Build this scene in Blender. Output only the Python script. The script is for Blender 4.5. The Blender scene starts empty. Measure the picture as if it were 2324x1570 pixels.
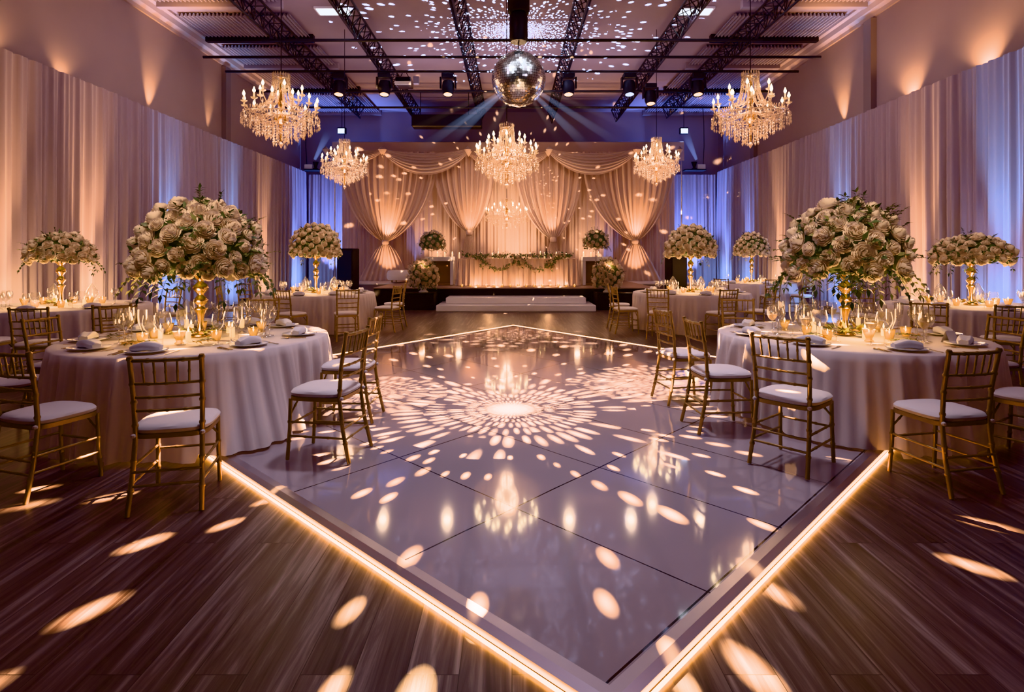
# Wedding reception hall: drapes, dance floor, round tables, chandeliers, mirror ball.
import bpy, math, random
from math import sin, cos, pi, sqrt, atan2, radians, floor, exp, hypot
from mathutils import Vector, Matrix, Euler, noise
R = random.Random(11)
SC = bpy.context.scene
COL = SC.collection

# ---------------------------------------------------------------- camera
EYE, FPX, CX, CY = 1.5, 1300.0, 1162.0, 582.0      # camera height, focal length and horizon of the photograph (2324 x 1570)
cam = bpy.data.cameras.new('camera'); camo = bpy.data.objects.new('camera', cam); COL.objects.link(camo)
camo.location = (0, 0, EYE); camo.rotation_euler = (pi/2, 0, 0)
cam.sensor_width = 36; cam.lens = FPX/2324*36; cam.shift_y = (CY-785)/2324; cam.shift_x = 0
cam.clip_end = 200
SC.camera = camo
def gp(px, py, z=0.0):                              # a spot on a level surface -> metres
    Y = FPX*(EYE-z)/(py-CY); return ((px-CX)*Y/FPX, Y)

# ---------------------------------------------------------------- mesh helpers
class MB:
    def __init__(s): s.v = []; s.f = []; s.m = []
    def add(s, vs, fs, mi=0):
        b = len(s.v); s.v += [tuple(v) for v in vs]; s.f += [tuple(b+i for i in f) for f in fs]; s.m += [mi]*len(fs); return s
    def box(s, c, d, rz=0, mi=0, ch=0.0):
        x, y, z = d[0]/2, d[1]/2, d[2]/2
        if ch <= 0:
            vs = [(-x,-y,-z),(x,-y,-z),(x,y,-z),(-x,y,-z),(-x,-y,z),(x,-y,z),(x,y,z),(-x,y,z)]
            fs = [(3,2,1,0),(4,5,6,7),(0,1,5,4),(1,2,6,5),(2,3,7,6),(3,0,4,7)]
        else:
            vs = []; 
            def ring(ins, zz): 
                a, b = x-ins, y-ins; k = ch
                for p in ((-a+k*(ins==0),-b),(a-k*(ins==0),-b),(a,-b+k*(ins==0)),(a,b-k*(ins==0)),(a-k*(ins==0),b),(-a+k*(ins==0),b),(-a,b-k*(ins==0)),(-a,-b+k*(ins==0))): vs.append((p[0],p[1],zz))
            def ring2(ins, zz):
                a, b, k = x-ins, y-ins, max(ch-ins*0.4, ch*.4)
                for p in ((-a+k,-b),(a-k,-b),(a,-b+k),(a,b-k),(a-k,b),(-a+k,b),(-a,b-k),(-a,-b+k)): vs.append((p[0],p[1],zz))
            ring2(ch,-z); ring2(0,-z+ch); ring2(0,z-ch); ring2(ch,z)
            fs = [tuple(range(7,-1,-1)), tuple(range(24,32))]
            for r in range(3):
                for i in range(8): fs.append((r*8+i, r*8+(i+1)%8, (r+1)*8+(i+1)%8, (r+1)*8+i))
        cr, sr = cos(rz), sin(rz)
        return s.add([(c[0]+a*cr-b*sr, c[1]+a*sr+b*cr, c[2]+e) for a, b, e in vs], fs, mi)
    def tube(s, path, r, n=8, cap=True, mi=0, closed=False):
        P = [Vector(p) for p in path]; m = len(P)
        rr = [r]*m if isinstance(r, (int, float)) else list(r)
        vs = []; up = None
        for i in range(m):
            if closed: t = P[(i+1) % m]-P[i-1]
            else: t = P[min(i+1, m-1)]-P[max(i-1, 0)]
            if t.length < 1e-9: t = Vector((0,0,1))
            t.normalize()
            if up is None:
                up = Vector((0,0,1)) if abs(t.z) < .9 else Vector((1,0,0))
            a = up-t*up.dot(t)
            if a.length < 1e-6: a = t.orthogonal()
            a.normalize(); b = t.cross(a); up = a
            for k in range(n):
                q = 2*pi*k/n; vs.append(P[i]+(a*cos(q)+b*sin(q))*rr[i])
        fs = []
        for i in range(m if closed else m-1):
            j = (i+1) % m
            for k in range(n): fs.append((i*n+k, i*n+(k+1) % n, j*n+(k+1) % n, j*n+k))
        if cap and not closed: fs += [tuple(range(n-1,-1,-1)), tuple((m-1)*n+k for k in range(n))]
        return s.add(vs, fs, mi)
    def lathe(s, prof, n=16, c=(0,0,0), rib=None, mi=0, cap=False):
        vs = []; fs = []; m = len(prof)
        for r, z in prof:
            for k in range(n):
                q = 2*pi*k/n; q2 = r*(1+(rib*(k % 2) if rib else 0))
                vs.append((c[0]+q2*cos(q), c[1]+q2*sin(q), c[2]+z))
        for i in range(m-1):
            for k in range(n): fs.append((i*n+k, i*n+(k+1) % n, (i+1)*n+(k+1) % n, (i+1)*n+k))
        if cap: fs += [tuple(range(n-1,-1,-1)), tuple((m-1)*n+k for k in range(n))]
        return s.add(vs, fs, mi)
    def grid(s, fn, nu, nv, wrap=False, mi=0):
        vs = []; fs = []
        for j in range(nv+1):
            for i in range(nu if wrap else nu+1): vs.append(fn(i/nu, j/nv))
        w = nu if wrap else nu+1
        for j in range(nv):
            for i in range(nu):
                i2 = (i+1) % w; fs.append((j*w+i, j*w+i2, (j+1)*w+i2, (j+1)*w+i))
        return s.add(vs, fs, mi)
    def octa(s, p, r, h, mi=0, n=4):
        x, y, z = p
        vs = [(x,y,z+h*.4),(x,y,z-h*.6)]+[(x+r*cos(2*pi*k/n), y+r*sin(2*pi*k/n), z) for k in range(n)]
        fs = [(0, 2+k, 2+(k+1) % n) for k in range(n)]+[(1, 2+(k+1) % n, 2+k) for k in range(n)]
        return s.add(vs, fs, mi)
    def leaf(s, p, d, nrm, L, w, mi=0, bend=.25):
        d = Vector(d).normalized(); nrm = Vector(nrm); sd = d.cross(nrm)
        if sd.length < 1e-4: sd = d.orthogonal()
        sd.normalize(); nn = sd.cross(d).normalized(); p = Vector(p)
        mid = p+d*L*.45+nn*(-L*bend*.15); tip = p+d*L-nn*L*bend
        return s.add([p, mid+sd*w*.5+nn*w*.12, tip, mid-sd*w*.5+nn*w*.12, mid], [(0,1,4),(1,2,4),(2,3,4),(3,0,4)], mi)
    def mesh(s, name, mats, smooth=True, sharp=42):
        me = bpy.data.meshes.new(name); me.from_pydata(s.v, [], s.f); 
        for m in (mats if isinstance(mats, (list, tuple)) else [mats]): me.materials.append(m)
        if any(s.m): me.polygons.foreach_set('material_index', s.m)
        if smooth:
            me.polygons.foreach_set('use_smooth', [True]*len(me.polygons))
            if sharp: me.set_sharp_from_angle(angle=radians(sharp))
        me.update(); return me
    def build(s, name, mats, parent=None, smooth=True, sharp=42, loc=None, rz=None):
        return put(name, s.mesh(name, mats, smooth, sharp), parent, loc, rz)

def put(name, me, parent=None, loc=None, rz=None):
    o = bpy.data.objects.new(name, me); COL.objects.link(o)
    if parent is not None: o.parent = parent
    if loc is not None: o.location = loc
    if rz is not None: o.rotation_euler = (0, 0, rz) if isinstance(rz, (int, float)) else rz
    return o
def tag(o, label, cat, group=None, kind='thing'):
    o['label'] = label; o['category'] = cat
    if group: o['group'] = group
    if kind: o['kind'] = kind
    return o
def thing(name, label, cat, loc=(0,0,0), rz=0, group=None):
    o = bpy.data.objects.new(name, None); COL.objects.link(o); o.empty_display_size = .1
    o.location = loc; o.rotation_euler = (0, 0, rz) if isinstance(rz, (int, float)) else rz
    return tag(o, label, cat, group)
KIDS = {}
def dup(root, loc, rz=0, label=None, cat=None, group=None, scale=None):
    r = root.copy(); COL.objects.link(r); r.location = loc; r.rotation_euler = (0, 0, rz) if isinstance(rz, (int, float)) else rz
    if scale: r.scale = (scale, scale, scale) if isinstance(scale, (int, float)) else scale
    if label: r['label'] = label
    if cat: r['category'] = cat
    if group: r['group'] = group
    def kids(src, dst):
        for ch in KIDS.setdefault(src.name, list(src.children)):
            c = ch.copy(); COL.objects.link(c); c.parent = dst; kids(ch, c)
    kids(root, r); return r
def struct(o): o['kind'] = 'structure'; return o

# ---------------------------------------------------------------- materials
def nodes(name):
    m = bpy.data.materials.new(name); m.use_nodes = True; nt = m.node_tree; nt.nodes.clear()
    out = nt.nodes.new('ShaderNodeOutputMaterial'); return m, nt, out
def N(nt, t, **kw):
    n = nt.nodes.new(t)
    for k, v in kw.items():
        if k.startswith('i_'):
            key = k[2:].replace('_', ' ')
            n.inputs[int(key) if key.isdigit() else key].default_value = v
        else: setattr(n, k, v)
    return n
def mathn(nt, op, a, b=None, c=None, clamp=False):
    n = nt.nodes.new('ShaderNodeMath'); n.operation = op; n.use_clamp = clamp
    for i, x in enumerate((a, b, c)):
        if x is None: continue
        if isinstance(x, (int, float)): n.inputs[i].default_value = x
        else: nt.links.new(x, n.inputs[i])
    return n.outputs[0]
def rgb(*c): return (*c, 1.0)
def pr(name, col, rough=.5, metal=0, sheen=0, spec=.5, coat=0, sub=0, vary=0, noise_=None, emis=None, es=0, bump=None):
    m, nt, out = nodes(name)
    b = N(nt, 'ShaderNodeBsdfPrincipled'); nt.links.new(b.outputs[0], out.inputs[0])
    b.inputs['Base Color'].default_value = rgb(*col); b.inputs['Roughness'].default_value = rough; b.inputs['Metallic'].default_value = metal
    b.inputs['Specular IOR Level'].default_value = spec; b.inputs['Sheen Weight'].default_value = sheen; b.inputs['Coat Weight'].default_value = coat
    if emis: b.inputs['Emission Color'].default_value = rgb(*emis); b.inputs['Emission Strength'].default_value = es
    src = None
    if vary:
        oi = N(nt, 'ShaderNodeObjectInfo'); hs = N(nt, 'ShaderNodeHueSaturation'); hs.inputs['Color'].default_value = rgb(*col)
        nt.links.new(mathn(nt, 'MULTIPLY_ADD', oi.outputs['Random'], vary, 1-vary/2), hs.inputs['Value']); src = hs.outputs[0]
    if noise_:
        sc, amt = noise_; tc = N(nt, 'ShaderNodeTexCoord'); no = N(nt, 'ShaderNodeTexNoise'); no.inputs['Scale'].default_value = sc; no.inputs['Detail'].default_value = 4
        nt.links.new(tc.outputs['Object'], no.inputs['Vector'])
        hs = N(nt, 'ShaderNodeHueSaturation'); hs.inputs['Color'].default_value = rgb(*col)
        if src: nt.links.new(src, hs.inputs['Color'])
        nt.links.new(mathn(nt, 'MULTIPLY_ADD', no.outputs['Fac'], amt*2, 1-amt), hs.inputs['Value']); src = hs.outputs[0]
    if bump:
        sc, st = bump; tc = N(nt, 'ShaderNodeTexCoord'); no = N(nt, 'ShaderNodeTexNoise'); no.inputs['Scale'].default_value = sc
        nt.links.new(tc.outputs['Object'], no.inputs['Vector'])
        bp = N(nt, 'ShaderNodeBump'); bp.inputs['Strength'].default_value = st; nt.links.new(no.outputs['Fac'], bp.inputs['Height']); nt.links.new(bp.outputs[0], b.inputs['Normal'])
    if src: nt.links.new(src, b.inputs['Base Color'])
    return m
def emit(name, col, s, sample=False):
    m, nt, out = nodes(name); e = N(nt, 'ShaderNodeEmission'); e.inputs[0].default_value = rgb(*col); e.inputs[1].default_value = s
    nt.links.new(e.outputs[0], out.inputs[0]); m.cycles.emission_sampling = 'AUTO' if sample else 'NONE'; return m
def mixsh(nt, fac, a, b):
    m = nt.nodes.new('ShaderNodeMixShader')
    if isinstance(fac, (int, float)): m.inputs[0].default_value = fac
    else: nt.links.new(fac, m.inputs[0])
    nt.links.new(a, m.inputs[1]); nt.links.new(b, m.inputs[2]); return m.outputs[0]
def cloth(name, col, trans=.25, sheen=.2):
    m, nt, out = nodes(name)
    b = N(nt, 'ShaderNodeBsdfPrincipled'); b.inputs['Base Color'].default_value = rgb(*col); b.inputs['Roughness'].default_value = .75
    b.inputs['Sheen Weight'].default_value = sheen; b.inputs['Specular IOR Level'].default_value = .25
    t = N(nt, 'ShaderNodeBsdfTranslucent'); t.inputs[0].default_value = rgb(*col)
    tc = N(nt, 'ShaderNodeTexCoord'); no = N(nt, 'ShaderNodeTexNoise'); no.inputs['Scale'].default_value = 260
    nt.links.new(tc.outputs['Object'], no.inputs['Vector']); bp = N(nt, 'ShaderNodeBump'); bp.inputs['Strength'].default_value = .04
    nt.links.new(no.outputs['Fac'], bp.inputs['Height']); nt.links.new(bp.outputs[0], b.inputs['Normal'])
    nt.links.new(mixsh(nt, trans, b.outputs[0], t.outputs[0]), out.inputs[0]); return m
def thin_glass(name, tint=(1,1,1), base=.05, rough=.02, diff=0.0, dcol=(1,.9,.8)):
    m, nt, out = nodes(name)
    g = N(nt, 'ShaderNodeBsdfGlossy'); g.inputs['Roughness'].default_value = rough
    t = N(nt, 'ShaderNodeBsdfTransparent'); t.inputs[0].default_value = rgb(*tint)
    lw = N(nt, 'ShaderNodeLayerWeight'); lw.inputs[0].default_value = .45
    f = mathn(nt, 'MULTIPLY_ADD', lw.outputs['Facing'], .75, base, clamp=True)
    s = mixsh(nt, f, t.outputs[0], g.outputs[0])
    if diff:
        d = N(nt, 'ShaderNodeBsdfDiffuse'); d.inputs[0].default_value = rgb(*dcol); tr = N(nt, 'ShaderNodeBsdfTranslucent'); tr.inputs[0].default_value = rgb(*dcol)
        s = mixsh(nt, diff, s, mixsh(nt, .6, d.outputs[0], tr.outputs[0]))
    nt.links.new(s, out.inputs[0]); return m
M = {}
M['gold'] = pr('gold_paint', (.33,.225,.105), .38, .7, noise_=(30,.18), vary=.12)
M['brass'] = pr('polished_gold', (.86,.58,.22), .2, 1.0)
M['cushion'] = pr('ivory_cushion', (.80,.74,.72), .7, sheen=.3, bump=(220,.05))
M['cloth'] = cloth('ivory_tablecloth', (.78,.70,.68), .12)
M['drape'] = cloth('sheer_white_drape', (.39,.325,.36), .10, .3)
M['satin'] = cloth('champagne_satin', (.62,.47,.40), .18, .5)
M['napkin'] = pr('white_napkin', (.82,.78,.78), .8, sheen=.2, bump=(180,.06))
M['porcelain'] = pr('porcelain', (.84,.81,.80), .15, coat=.3)
M['rose'] = cloth('cream_rose', (.90,.78,.65), .38, .1)
M['leaf'] = pr('dark_leaf', (.055,.085,.035), .5, noise_=(18,.5))
M['olive'] = pr('olive_leaf', (.16,.17,.07), .5, noise_=(14,.4))
M['goldleaf'] = pr('gold_leaf', (.75,.48,.14), .3, .8)
M['glass'] = thin_glass('clear_glass', (.96,.95,.95), .09, .02, .04, (1,.9,.8))
M['crystal'] = thin_glass('cut_crystal', (1,.95,.88), .25, .08, .55, (1.0,.82,.66))
M['amber'] = thin_glass('amber_ribbed_glass', (1,.86,.58), .10, .08, .28, (1.0,.80,.48))
M['wax'] = pr('glowing_ivory_wax', (.88,.80,.66), .5, emis=(1,.60,.24), es=1.6)  # wax given its own glow in place of the flame's light
M['flame'] = emit('candle_flame', (1,.62,.25), 28)
M['bulb'] = emit('warm_bulb', (1,.72,.42), 60)
M['black'] = pr('black_metal', (.012,.011,.013), .45, .3)
M['blackcloth'] = pr('black_cloth', (.010,.009,.010), .9)
M['blackglass'] = pr('black_gloss', (.01,.01,.012), .12, coat=.4)
M['steel'] = pr('satin_aluminium', (.55,.50,.55), .3, .9)
M['white'] = pr('white_paint', (.80,.76,.75), .45)
M['mirror'] = pr('mirror_tile', (.92,.93,.95), .20, 1.0)
M['warmlens'] = emit('amber_lens', (1,.50,.16), 14)
M['coollens'] = emit('cool_lens', (.55,.68,1), 9)
M['floodlens'] = emit('flood_lens', (.65,.78,1), 16)
M['panel'] = emit('panel_diffuser', (.82,.90,1), 7)
M['led'] = None
# ---------------------------------------------------------------- room shell
XW, XD, YB, YD, ZC, ZD = 8.85, 8.55, 24.6, 23.8, 7.7, 5.0    # wall, side drape, back wall, back drape, ceiling, drape height
def wood_mat():
    m, nt, out = nodes('dark_plank_floor'); L = nt.links.new
    tc = N(nt, 'ShaderNodeTexCoord'); mp = N(nt, 'ShaderNodeMapping'); mp.inputs['Rotation'].default_value = (0, 0, pi/2)
    L(tc.outputs['Object'], mp.inputs[0])
    br = N(nt, 'ShaderNodeTexBrick'); br.offset = .37; br.inputs['Scale'].default_value = 1; br.inputs['Brick Width'].default_value = 1.5
    br.inputs['Row Height'].default_value = .19; br.inputs['Mortar Size'].default_value = .0018; br.inputs['Mortar Smooth'].default_value = .3
    br.inputs['Color1'].default_value = rgb(.0,.0,.0); br.inputs['Color2'].default_value = rgb(1,1,1); br.inputs['Mortar'].default_value = rgb(0,0,0)
    L(mp.outputs[0], br.inputs['Vector'])
    m2 = N(nt, 'ShaderNodeMapping'); m2.inputs['Scale'].default_value = (19, .9, 1); L(tc.outputs['Object'], m2.inputs[0])
    no = N(nt, 'ShaderNodeTexNoise'); no.inputs['Scale'].default_value = 1; no.inputs['Detail'].default_value = 7; no.inputs['Roughness'].default_value = .65; no.inputs['Distortion'].default_value = .6
    # each plank has its own stretch of grain
    av = N(nt, 'ShaderNodeVectorMath'); av.operation = 'MULTIPLY_ADD'; av.inputs[1].default_value = (9, 7, 3); L(br.outputs['Color'], av.inputs[0]); L(m2.outputs[0], av.inputs[2]); L(av.outputs[0], no.inputs['Vector'])
    cr = N(nt, 'ShaderNodeValToRGB'); e = cr.color_ramp.elements; e[0].position = .36; e[0].color = rgb(.030,.018,.016); e[1].position = .66; e[1].color = rgb(.235,.190,.178)
    e2 = cr.color_ramp.elements.new(.52); e2.color = rgb(.098,.074,.070)
    L(no.outputs['Fac'], cr.inputs[0])
    hs = N(nt, 'ShaderNodeHueSaturation'); L(cr.outputs[0], hs.inputs['Color']); L(mathn(nt, 'MULTIPLY_ADD', br.outputs['Color'], .5, .75), hs.inputs['Value'])
    mx = N(nt, 'ShaderNodeMixRGB'); L(br.outputs['Fac'], mx.inputs[0]); L(hs.outputs[0], mx.inputs[1]); mx.inputs[2].default_value = rgb(.012,.009,.008)
    b = N(nt, 'ShaderNodeBsdfPrincipled'); L(mx.outputs[0], b.inputs['Base Color'])
    L(mathn(nt, 'MULTIPLY_ADD', no.outputs['Fac'], .22, .26), b.inputs['Roughness']); b.inputs['Specular IOR Level'].default_value = .5
    bp = N(nt, 'ShaderNodeBump'); bp.inputs['Strength'].default_value = .12; bp.inputs['Distance'].default_value = .01; L(no.outputs['Fac'], bp.inputs['Height']); L(bp.outputs[0], b.inputs['Normal'])
    L(b.outputs[0], out.inputs[0]); return m
M['wood'] = wood_mat()
M['wall'] = pr('taupe_wall', (.40,.325,.315), .85, noise_=(.7,.08))
M['wallback'] = pr('mauve_wall', (.36,.31,.345), .9)
M['ceil'] = pr('ceiling_paint', (.36,.29,.32), .85, noise_=(.9,.10))
M['corr'] = pr('corrugated_sheet', (.42,.36,.39), .5, .3)
M['trim'] = pr('painted_cornice', (.44,.35,.33), .6)
fl = MB().grid(lambda u, v: (-9.4+18.8*u, -5+29.8*v, 0), 2, 2).build('floor', M['wood'], smooth=False); struct(fl)
for s, nm in ((-1, 'left'), (1, 'right')):
    struct(MB().box((s*(XW+.1), 9.8, ZC/2), (.2, 29.6, ZC)).build('wall_'+nm, M['wall'], smooth=False))
struct(MB().box((0, YB+.1, ZC/2), (2*XW+.4, .2, ZC)).build('wall_back', M['wallback'], smooth=False))
ce = struct(MB().box((0, 9.8, ZC+.1), (2*XW+.4, 29.8, .2)).build('ceiling', M['ceil'], smooth=False))
for s in (-1, 1):
    for k, (y0, y1) in enumerate(((12.2,13.7),(14.5,15.9),(16.7,18.2),(19.0,20.8),(21.6,24.2))):
        def corr(u, v, s=s, y0=y0, y1=y1): x = s*(5.6+2.9*u); return (x, y0+(y1-y0)*v, ZC-.075+.038*(1 if (int(u*58) % 2) else -1))
        MB().grid(corr, 116, 1).build('corrugated_sheet', M['corr'], ce, smooth=False)
        MB().box((s*7.05, y1+.14, ZC-.10), (3.0, .16, .20)).build('purlin', M['black'] if k % 2 else M['corr'], ce, smooth=False)
for i, s in enumerate((-1, 1)):
    mb = MB(); prof = [(0,-.36),(.05,-.36),(.07,-.28),(.16,-.22),(.19,-.10),(.26,-.06),(.26,0),(0,0)]
    P = [(s*(XW-a), b) for a, b in prof]
    vs = [(x, -5, ZC+z) for x, z in P]+[(x, YB, ZC+z) for x, z in P]; n = len(P)
    mb.add(vs, [(k, (k+1) % n, n+(k+1) % n, n+k) for k in range(n)]); struct(mb.build('trim_%d' % (i+1), M['trim'], smooth=False))
for i, (s, y) in enumerate(((1, 14.05), (1, 20.8), (-1, 17.6))):
    struct(MB().box((s*(XW-.07), y, ZC/2-.2), (.14, .30, ZC-.4)).build('trim_%d' % (i+3), pr('pilaster', (.26,.22,.225), .7), smooth=False))

# ---------------------------------------------------------------- dance floor
ZS = .045
QN, QL, QR, QF = (Vector((*gp(px, py, ZS), 0)) for px, py in ((1385,1568),(286,887),(2117,891),(1165,740)))
def df_mat():
    m, nt, out = nodes('glossy_dance_floor'); L = nt.links.new
    uv = N(nt, 'ShaderNodeUVMap'); uv.uv_map = 'panel'; sx = N(nt, 'ShaderNodeSeparateXYZ'); L(uv.outputs[0], sx.inputs[0])
    def seam(o, n, off, w):
        f = mathn(nt, 'FRACT', mathn(nt, 'ADD', mathn(nt, 'MULTIPLY', o, n), off)); d = mathn(nt, 'ABSOLUTE', mathn(nt, 'SUBTRACT', f, .5))
        return mathn(nt, 'GREATER_THAN', d, .5-w)
    s1 = mathn(nt, 'MAXIMUM', seam(sx.outputs[0], *SEAM_U), seam(sx.outputs[1], *SEAM_V))
    tc = N(nt, 'ShaderNodeTexCoord'); no = N(nt, 'ShaderNodeTexNoise'); no.inputs['Scale'].default_value = .8; L(tc.outputs['Object'], no.inputs['Vector'])
    hs = N(nt, 'ShaderNodeHueSaturation'); hs.inputs['Color'].default_value = rgb(.36,.31,.335); L(mathn(nt, 'MULTIPLY_ADD', no.outputs['Fac'], .3, .85), hs.inputs['Value'])
    mx = N(nt, 'ShaderNodeMixRGB'); L(s1, mx.inputs[0]); L(hs.outputs[0], mx.inputs[1]); mx.inputs[2].default_value = rgb(.02,.018,.02)
    b = N(nt, 'ShaderNodeBsdfPrincipled'); L(mx.outputs[0], b.inputs['Base Color']); b.inputs['Roughness'].default_value = .07; b.inputs['Specular IOR Level'].default_value = .55
    b.inputs['Coat Weight'].default_value = .3; b.inputs['Coat Roughness'].default_value = .03
    L(b.outputs[0], out.inputs[0]); return m
SEAM_U, SEAM_V = (5.4, .974, .0042), (7.1, .077, .005)
M['dance'] = df_mat()
df = thing('dance_floor', 'glossy pale lilac square dance floor with glowing amber edge, in front of the stage', 'dance floor')
def dfp(u, v): return QN*(1-u)*(1-v)+QL*u*(1-v)+QR*(1-u)*v+QF*u*v
mb = MB(); mb.grid(lambda u, v: tuple(dfp(u, v)+Vector((0,0,ZS))), 8, 8)
me = mb.mesh('floor_panels', M['dance'], False); uvl = me.uv_layers.new(name='panel')
for lp in me.loops:
    i = lp.vertex_index; uvl.data[lp.index].uv = ((i % 9)/8, (i//9)/8)
put('floor_panels', me, df)
C4 = [QN, QR, QF, QL]; cen = sum(C4, Vector())/4
def inset(d):                                   # offset the quad outwards by d
    out = []
    for i in range(4):
        a, b, c = C4[i-1], C4[i], C4[(i+1) % 4]
        n1 = Vector(((b-a).y, -(b-a).x, 0)).normalized(); n2 = Vector(((c-b).y, -(c-b).x, 0)).normalized()
        bis = (n1+n2).normalized(); out.append(b+bis*(d/max(.2, bis.dot(n1))))
    return out
Q0, Q1, Q2, Q3 = inset(-.012), inset(.035), inset(.07), inset(.085)
for i in range(4):
    j = (i+1) % 4; V = lambda p, z: (p.x, p.y, z)
    MB().add([V(Q0[i],ZS+.001),V(Q0[j],ZS+.001),V(Q0[j],ZS+.008),V(Q0[i],ZS+.008),V(Q1[j],ZS+.008),V(Q1[i],ZS+.008),V(Q2[j],ZS-.006),V(Q2[i],ZS-.006),V(Q2[j],.012),V(Q2[i],.012)],
        [(0,1,2,3),(3,2,4,5),(5,4,6,7),(7,6,8,9)]).build('edge_trim', M['steel'], df, smooth=False)
M['led'] = emit('amber_led_strip', (1,.42,.085), 28, True)
ledq = inset(.082)
for i in range(4):
    a, b = ledq[i], ledq[(i+1) % 4]
    zl = .009 if i in (0, 3) else ZS+.004
    MB().tube([(a.x,a.y,zl),(b.x,b.y,zl)], .0075, 5).build('led_strip', M['led'], df)

# ---------------------------------------------------------------- drapes
def fold(t, k=1.0, seed=0.0):
    a = noise.noise((t*.35+seed, seed*3.1, 0)); b = noise.noise((t*1.7+seed, 5.3+seed, 0))
    return k*(.052*sin(t*2*pi/.34+5*a+seed)*(.6+.8*abs(b))+.030*sin(t*2*pi/.137+7*b)+.06*a)
def drape(name, p0, p1, nrm, z0, z1, label, seed, step=.024, mat='drape', k=1.0, nv=7):
    p0, p1, nrm = Vector(p0), Vector(p1), Vector(nrm); Lh = (p1-p0).length; n = int(Lh/step)
    def f(u, v):
        t = u*Lh; amp = .55+.45*min(1, (1-v)*2.2); q = p0+(p1-p0)*u+nrm*(fold(t, k, seed)*amp+.02*sin(v*3+t*.7))
        return (q.x, q.y, z0+(z1-z0)*v)
    o = MB().grid(f, n, nv).build(name, M[mat], sharp=None)
    return tag(o, label, 'curtain')
def rail(parent, a, b): MB().tube([a, b], .022, 8).build('drape_rail', M['steel'], parent)
for s, nm in ((-1,'left'),(1,'right')):
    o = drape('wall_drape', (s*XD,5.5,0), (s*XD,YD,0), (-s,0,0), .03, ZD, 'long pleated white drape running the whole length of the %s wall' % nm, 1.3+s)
    rail(o, (s*(XD+.07),5.5,ZD-.03), (s*(XD+.07),YD,ZD-.03))
    x0, x1 = (-XD+.1, -6.2) if s < 0 else (6.2, XD-.1)
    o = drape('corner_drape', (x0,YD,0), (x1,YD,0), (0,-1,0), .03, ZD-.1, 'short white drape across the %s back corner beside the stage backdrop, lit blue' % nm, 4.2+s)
    rail(o, (x0,YD+.07,ZD-.13), (x1,YD+.07,ZD-.13))
# ---------------------------------------------------------------- stage
ZT = .57
st = thing('stage', 'low black stage platform at the far end of the hall, under the head table', 'stage')
MB().box((.1, 19.75, ZT/2-.01), (8.4, 5.5, ZT-.02)).build('skirt', M['blackcloth'], st, smooth=False)
MB().box((.1, 19.75, ZT-.01), (8.44, 5.54, .036), ch=.01).build('deck', pr('pale_deck', (.33,.24,.20), .4, noise_=(3,.2)), st, smooth=False)
for s in (-1, 1):
    MB().box((.1+s*5.25, 21.0, ZT/2-.01), (2.05, 3.0, ZT-.02)).build('skirt', pr('pale_skirt', (.30,.24,.25), .8), st, smooth=False)
    MB().box((.1+s*5.25, 21.0, ZT-.01), (2.05, 3.04, .04), ch=.01).build('deck', M['white'], st, smooth=False)
sp = thing('stage_steps', 'wide white two-tread steps leading up to the stage', 'steps', (.11, 0, 0))
MB().box((0, 16.29, .085), (4.36, 1.38, .17), ch=.012).build('step', M['white'], sp, smooth=False)
MB().box((0, 16.55, .257), (3.95, .86, .17), ch=.012).build('step', M['white'], sp, smooth=False)
for s, nm in ((-1,'left'),(1,'right')):
    t = thing('plinth', 'black box plinth on the floor at the %s end of the stage front, under flowers' % nm, 'plinth', (.1+s*2.78, 16.45, 0))
    MB().box((0,0,.235), (.98,.8,.47), ch=.01).build('plinth_box', M['blackcloth'], t, smooth=False)
    MB().box((0,0,.475), (1.02,.84,.025), ch=.006).build('plinth_top', M['blackglass'], t, smooth=False)

# backdrop: flat pleated curtain with a plain header
YBK = 22.3
bd = drape('stage_backdrop', (-6.6,YBK,0), (6.35,YBK,0), (0,-1,0), ZT+.03, 5.35, 'wide champagne pleated curtain hanging flat behind the head table', 7.7, mat='satin', k=1.1)
hd = MB()
hd.grid(lambda u, v: (-6.95+13.6*u, YBK-.16-.03*sin(u*40)*(1-v), 5.2+.72*v), 120, 3)
hd = hd.build('header_band', M['satin'], bd, sharp=None)
MB().tube([(-6.95,YBK-.1,5.92),(6.65,YBK-.1,5.92)], .03, 8).build('drape_rail', M['steel'], bd)
for x in (-6.9, 6.6): MB().tube([(x,YBK,0),(x,YBK,5.95)], .03, 8).build('upright', M['steel'], bd)

# gathered drapes with tiebacks
def gathered(xt, zt, xl, xr, ztop, tail, Y, lab, seed, nf):
    t = thing('tied_drape', lab, 'curtain', (0, Y, 0))
    def up(u, v):                                 # v=0 top, 1 tie
        g = (1-v**2.5)**.85; x = xt+(-.11+.22*u)*(1-g)+g*((xl+(xr-xl)*u)-xt)
        a = u*nf*2*pi+1.2*noise.noise((u*6, seed, v*.8)); amp = .06*(1-.35*v)
        side = 4*u*(1-u)
        return (x, -.05-.12*side*v-amp*(sin(a)+.4*sin(a*2.3+seed)), ztop+(zt-ztop)*v-.12*g*(1-side)*v)
    MB().grid(lambda u, v: up(u, v), 150, 26).build('gathered_curtain', M['satin'], t, sharp=None)
    def dn(u, v):
        w = .10+(tail-.10)*(v**.7); a = u*9*2*pi+seed
        return (xt-w+2*w*u+.15*v*v*(1 if seed > 3 else -1)*.4, -.05-.05*sin(a)*(.5+.5*v)-.10*4*u*(1-u), zt-.06+(ZT+.02-zt+.06)*v)
    MB().grid(dn, 100, 10).build('curtain_tail', M['satin'], t, sharp=None)
    MB().lathe([(.10,-.10),(.125,-.06),(.13,0),(.125,.05),(.10,.09)], 16, (xt,-.10,zt-.02)).build('tieback', M['satin'], t)
def atx(px, Y): return (px-CX)*Y/FPX
def atz(py, Y): return EYE+(CY-py)*Y/FPX
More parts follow.
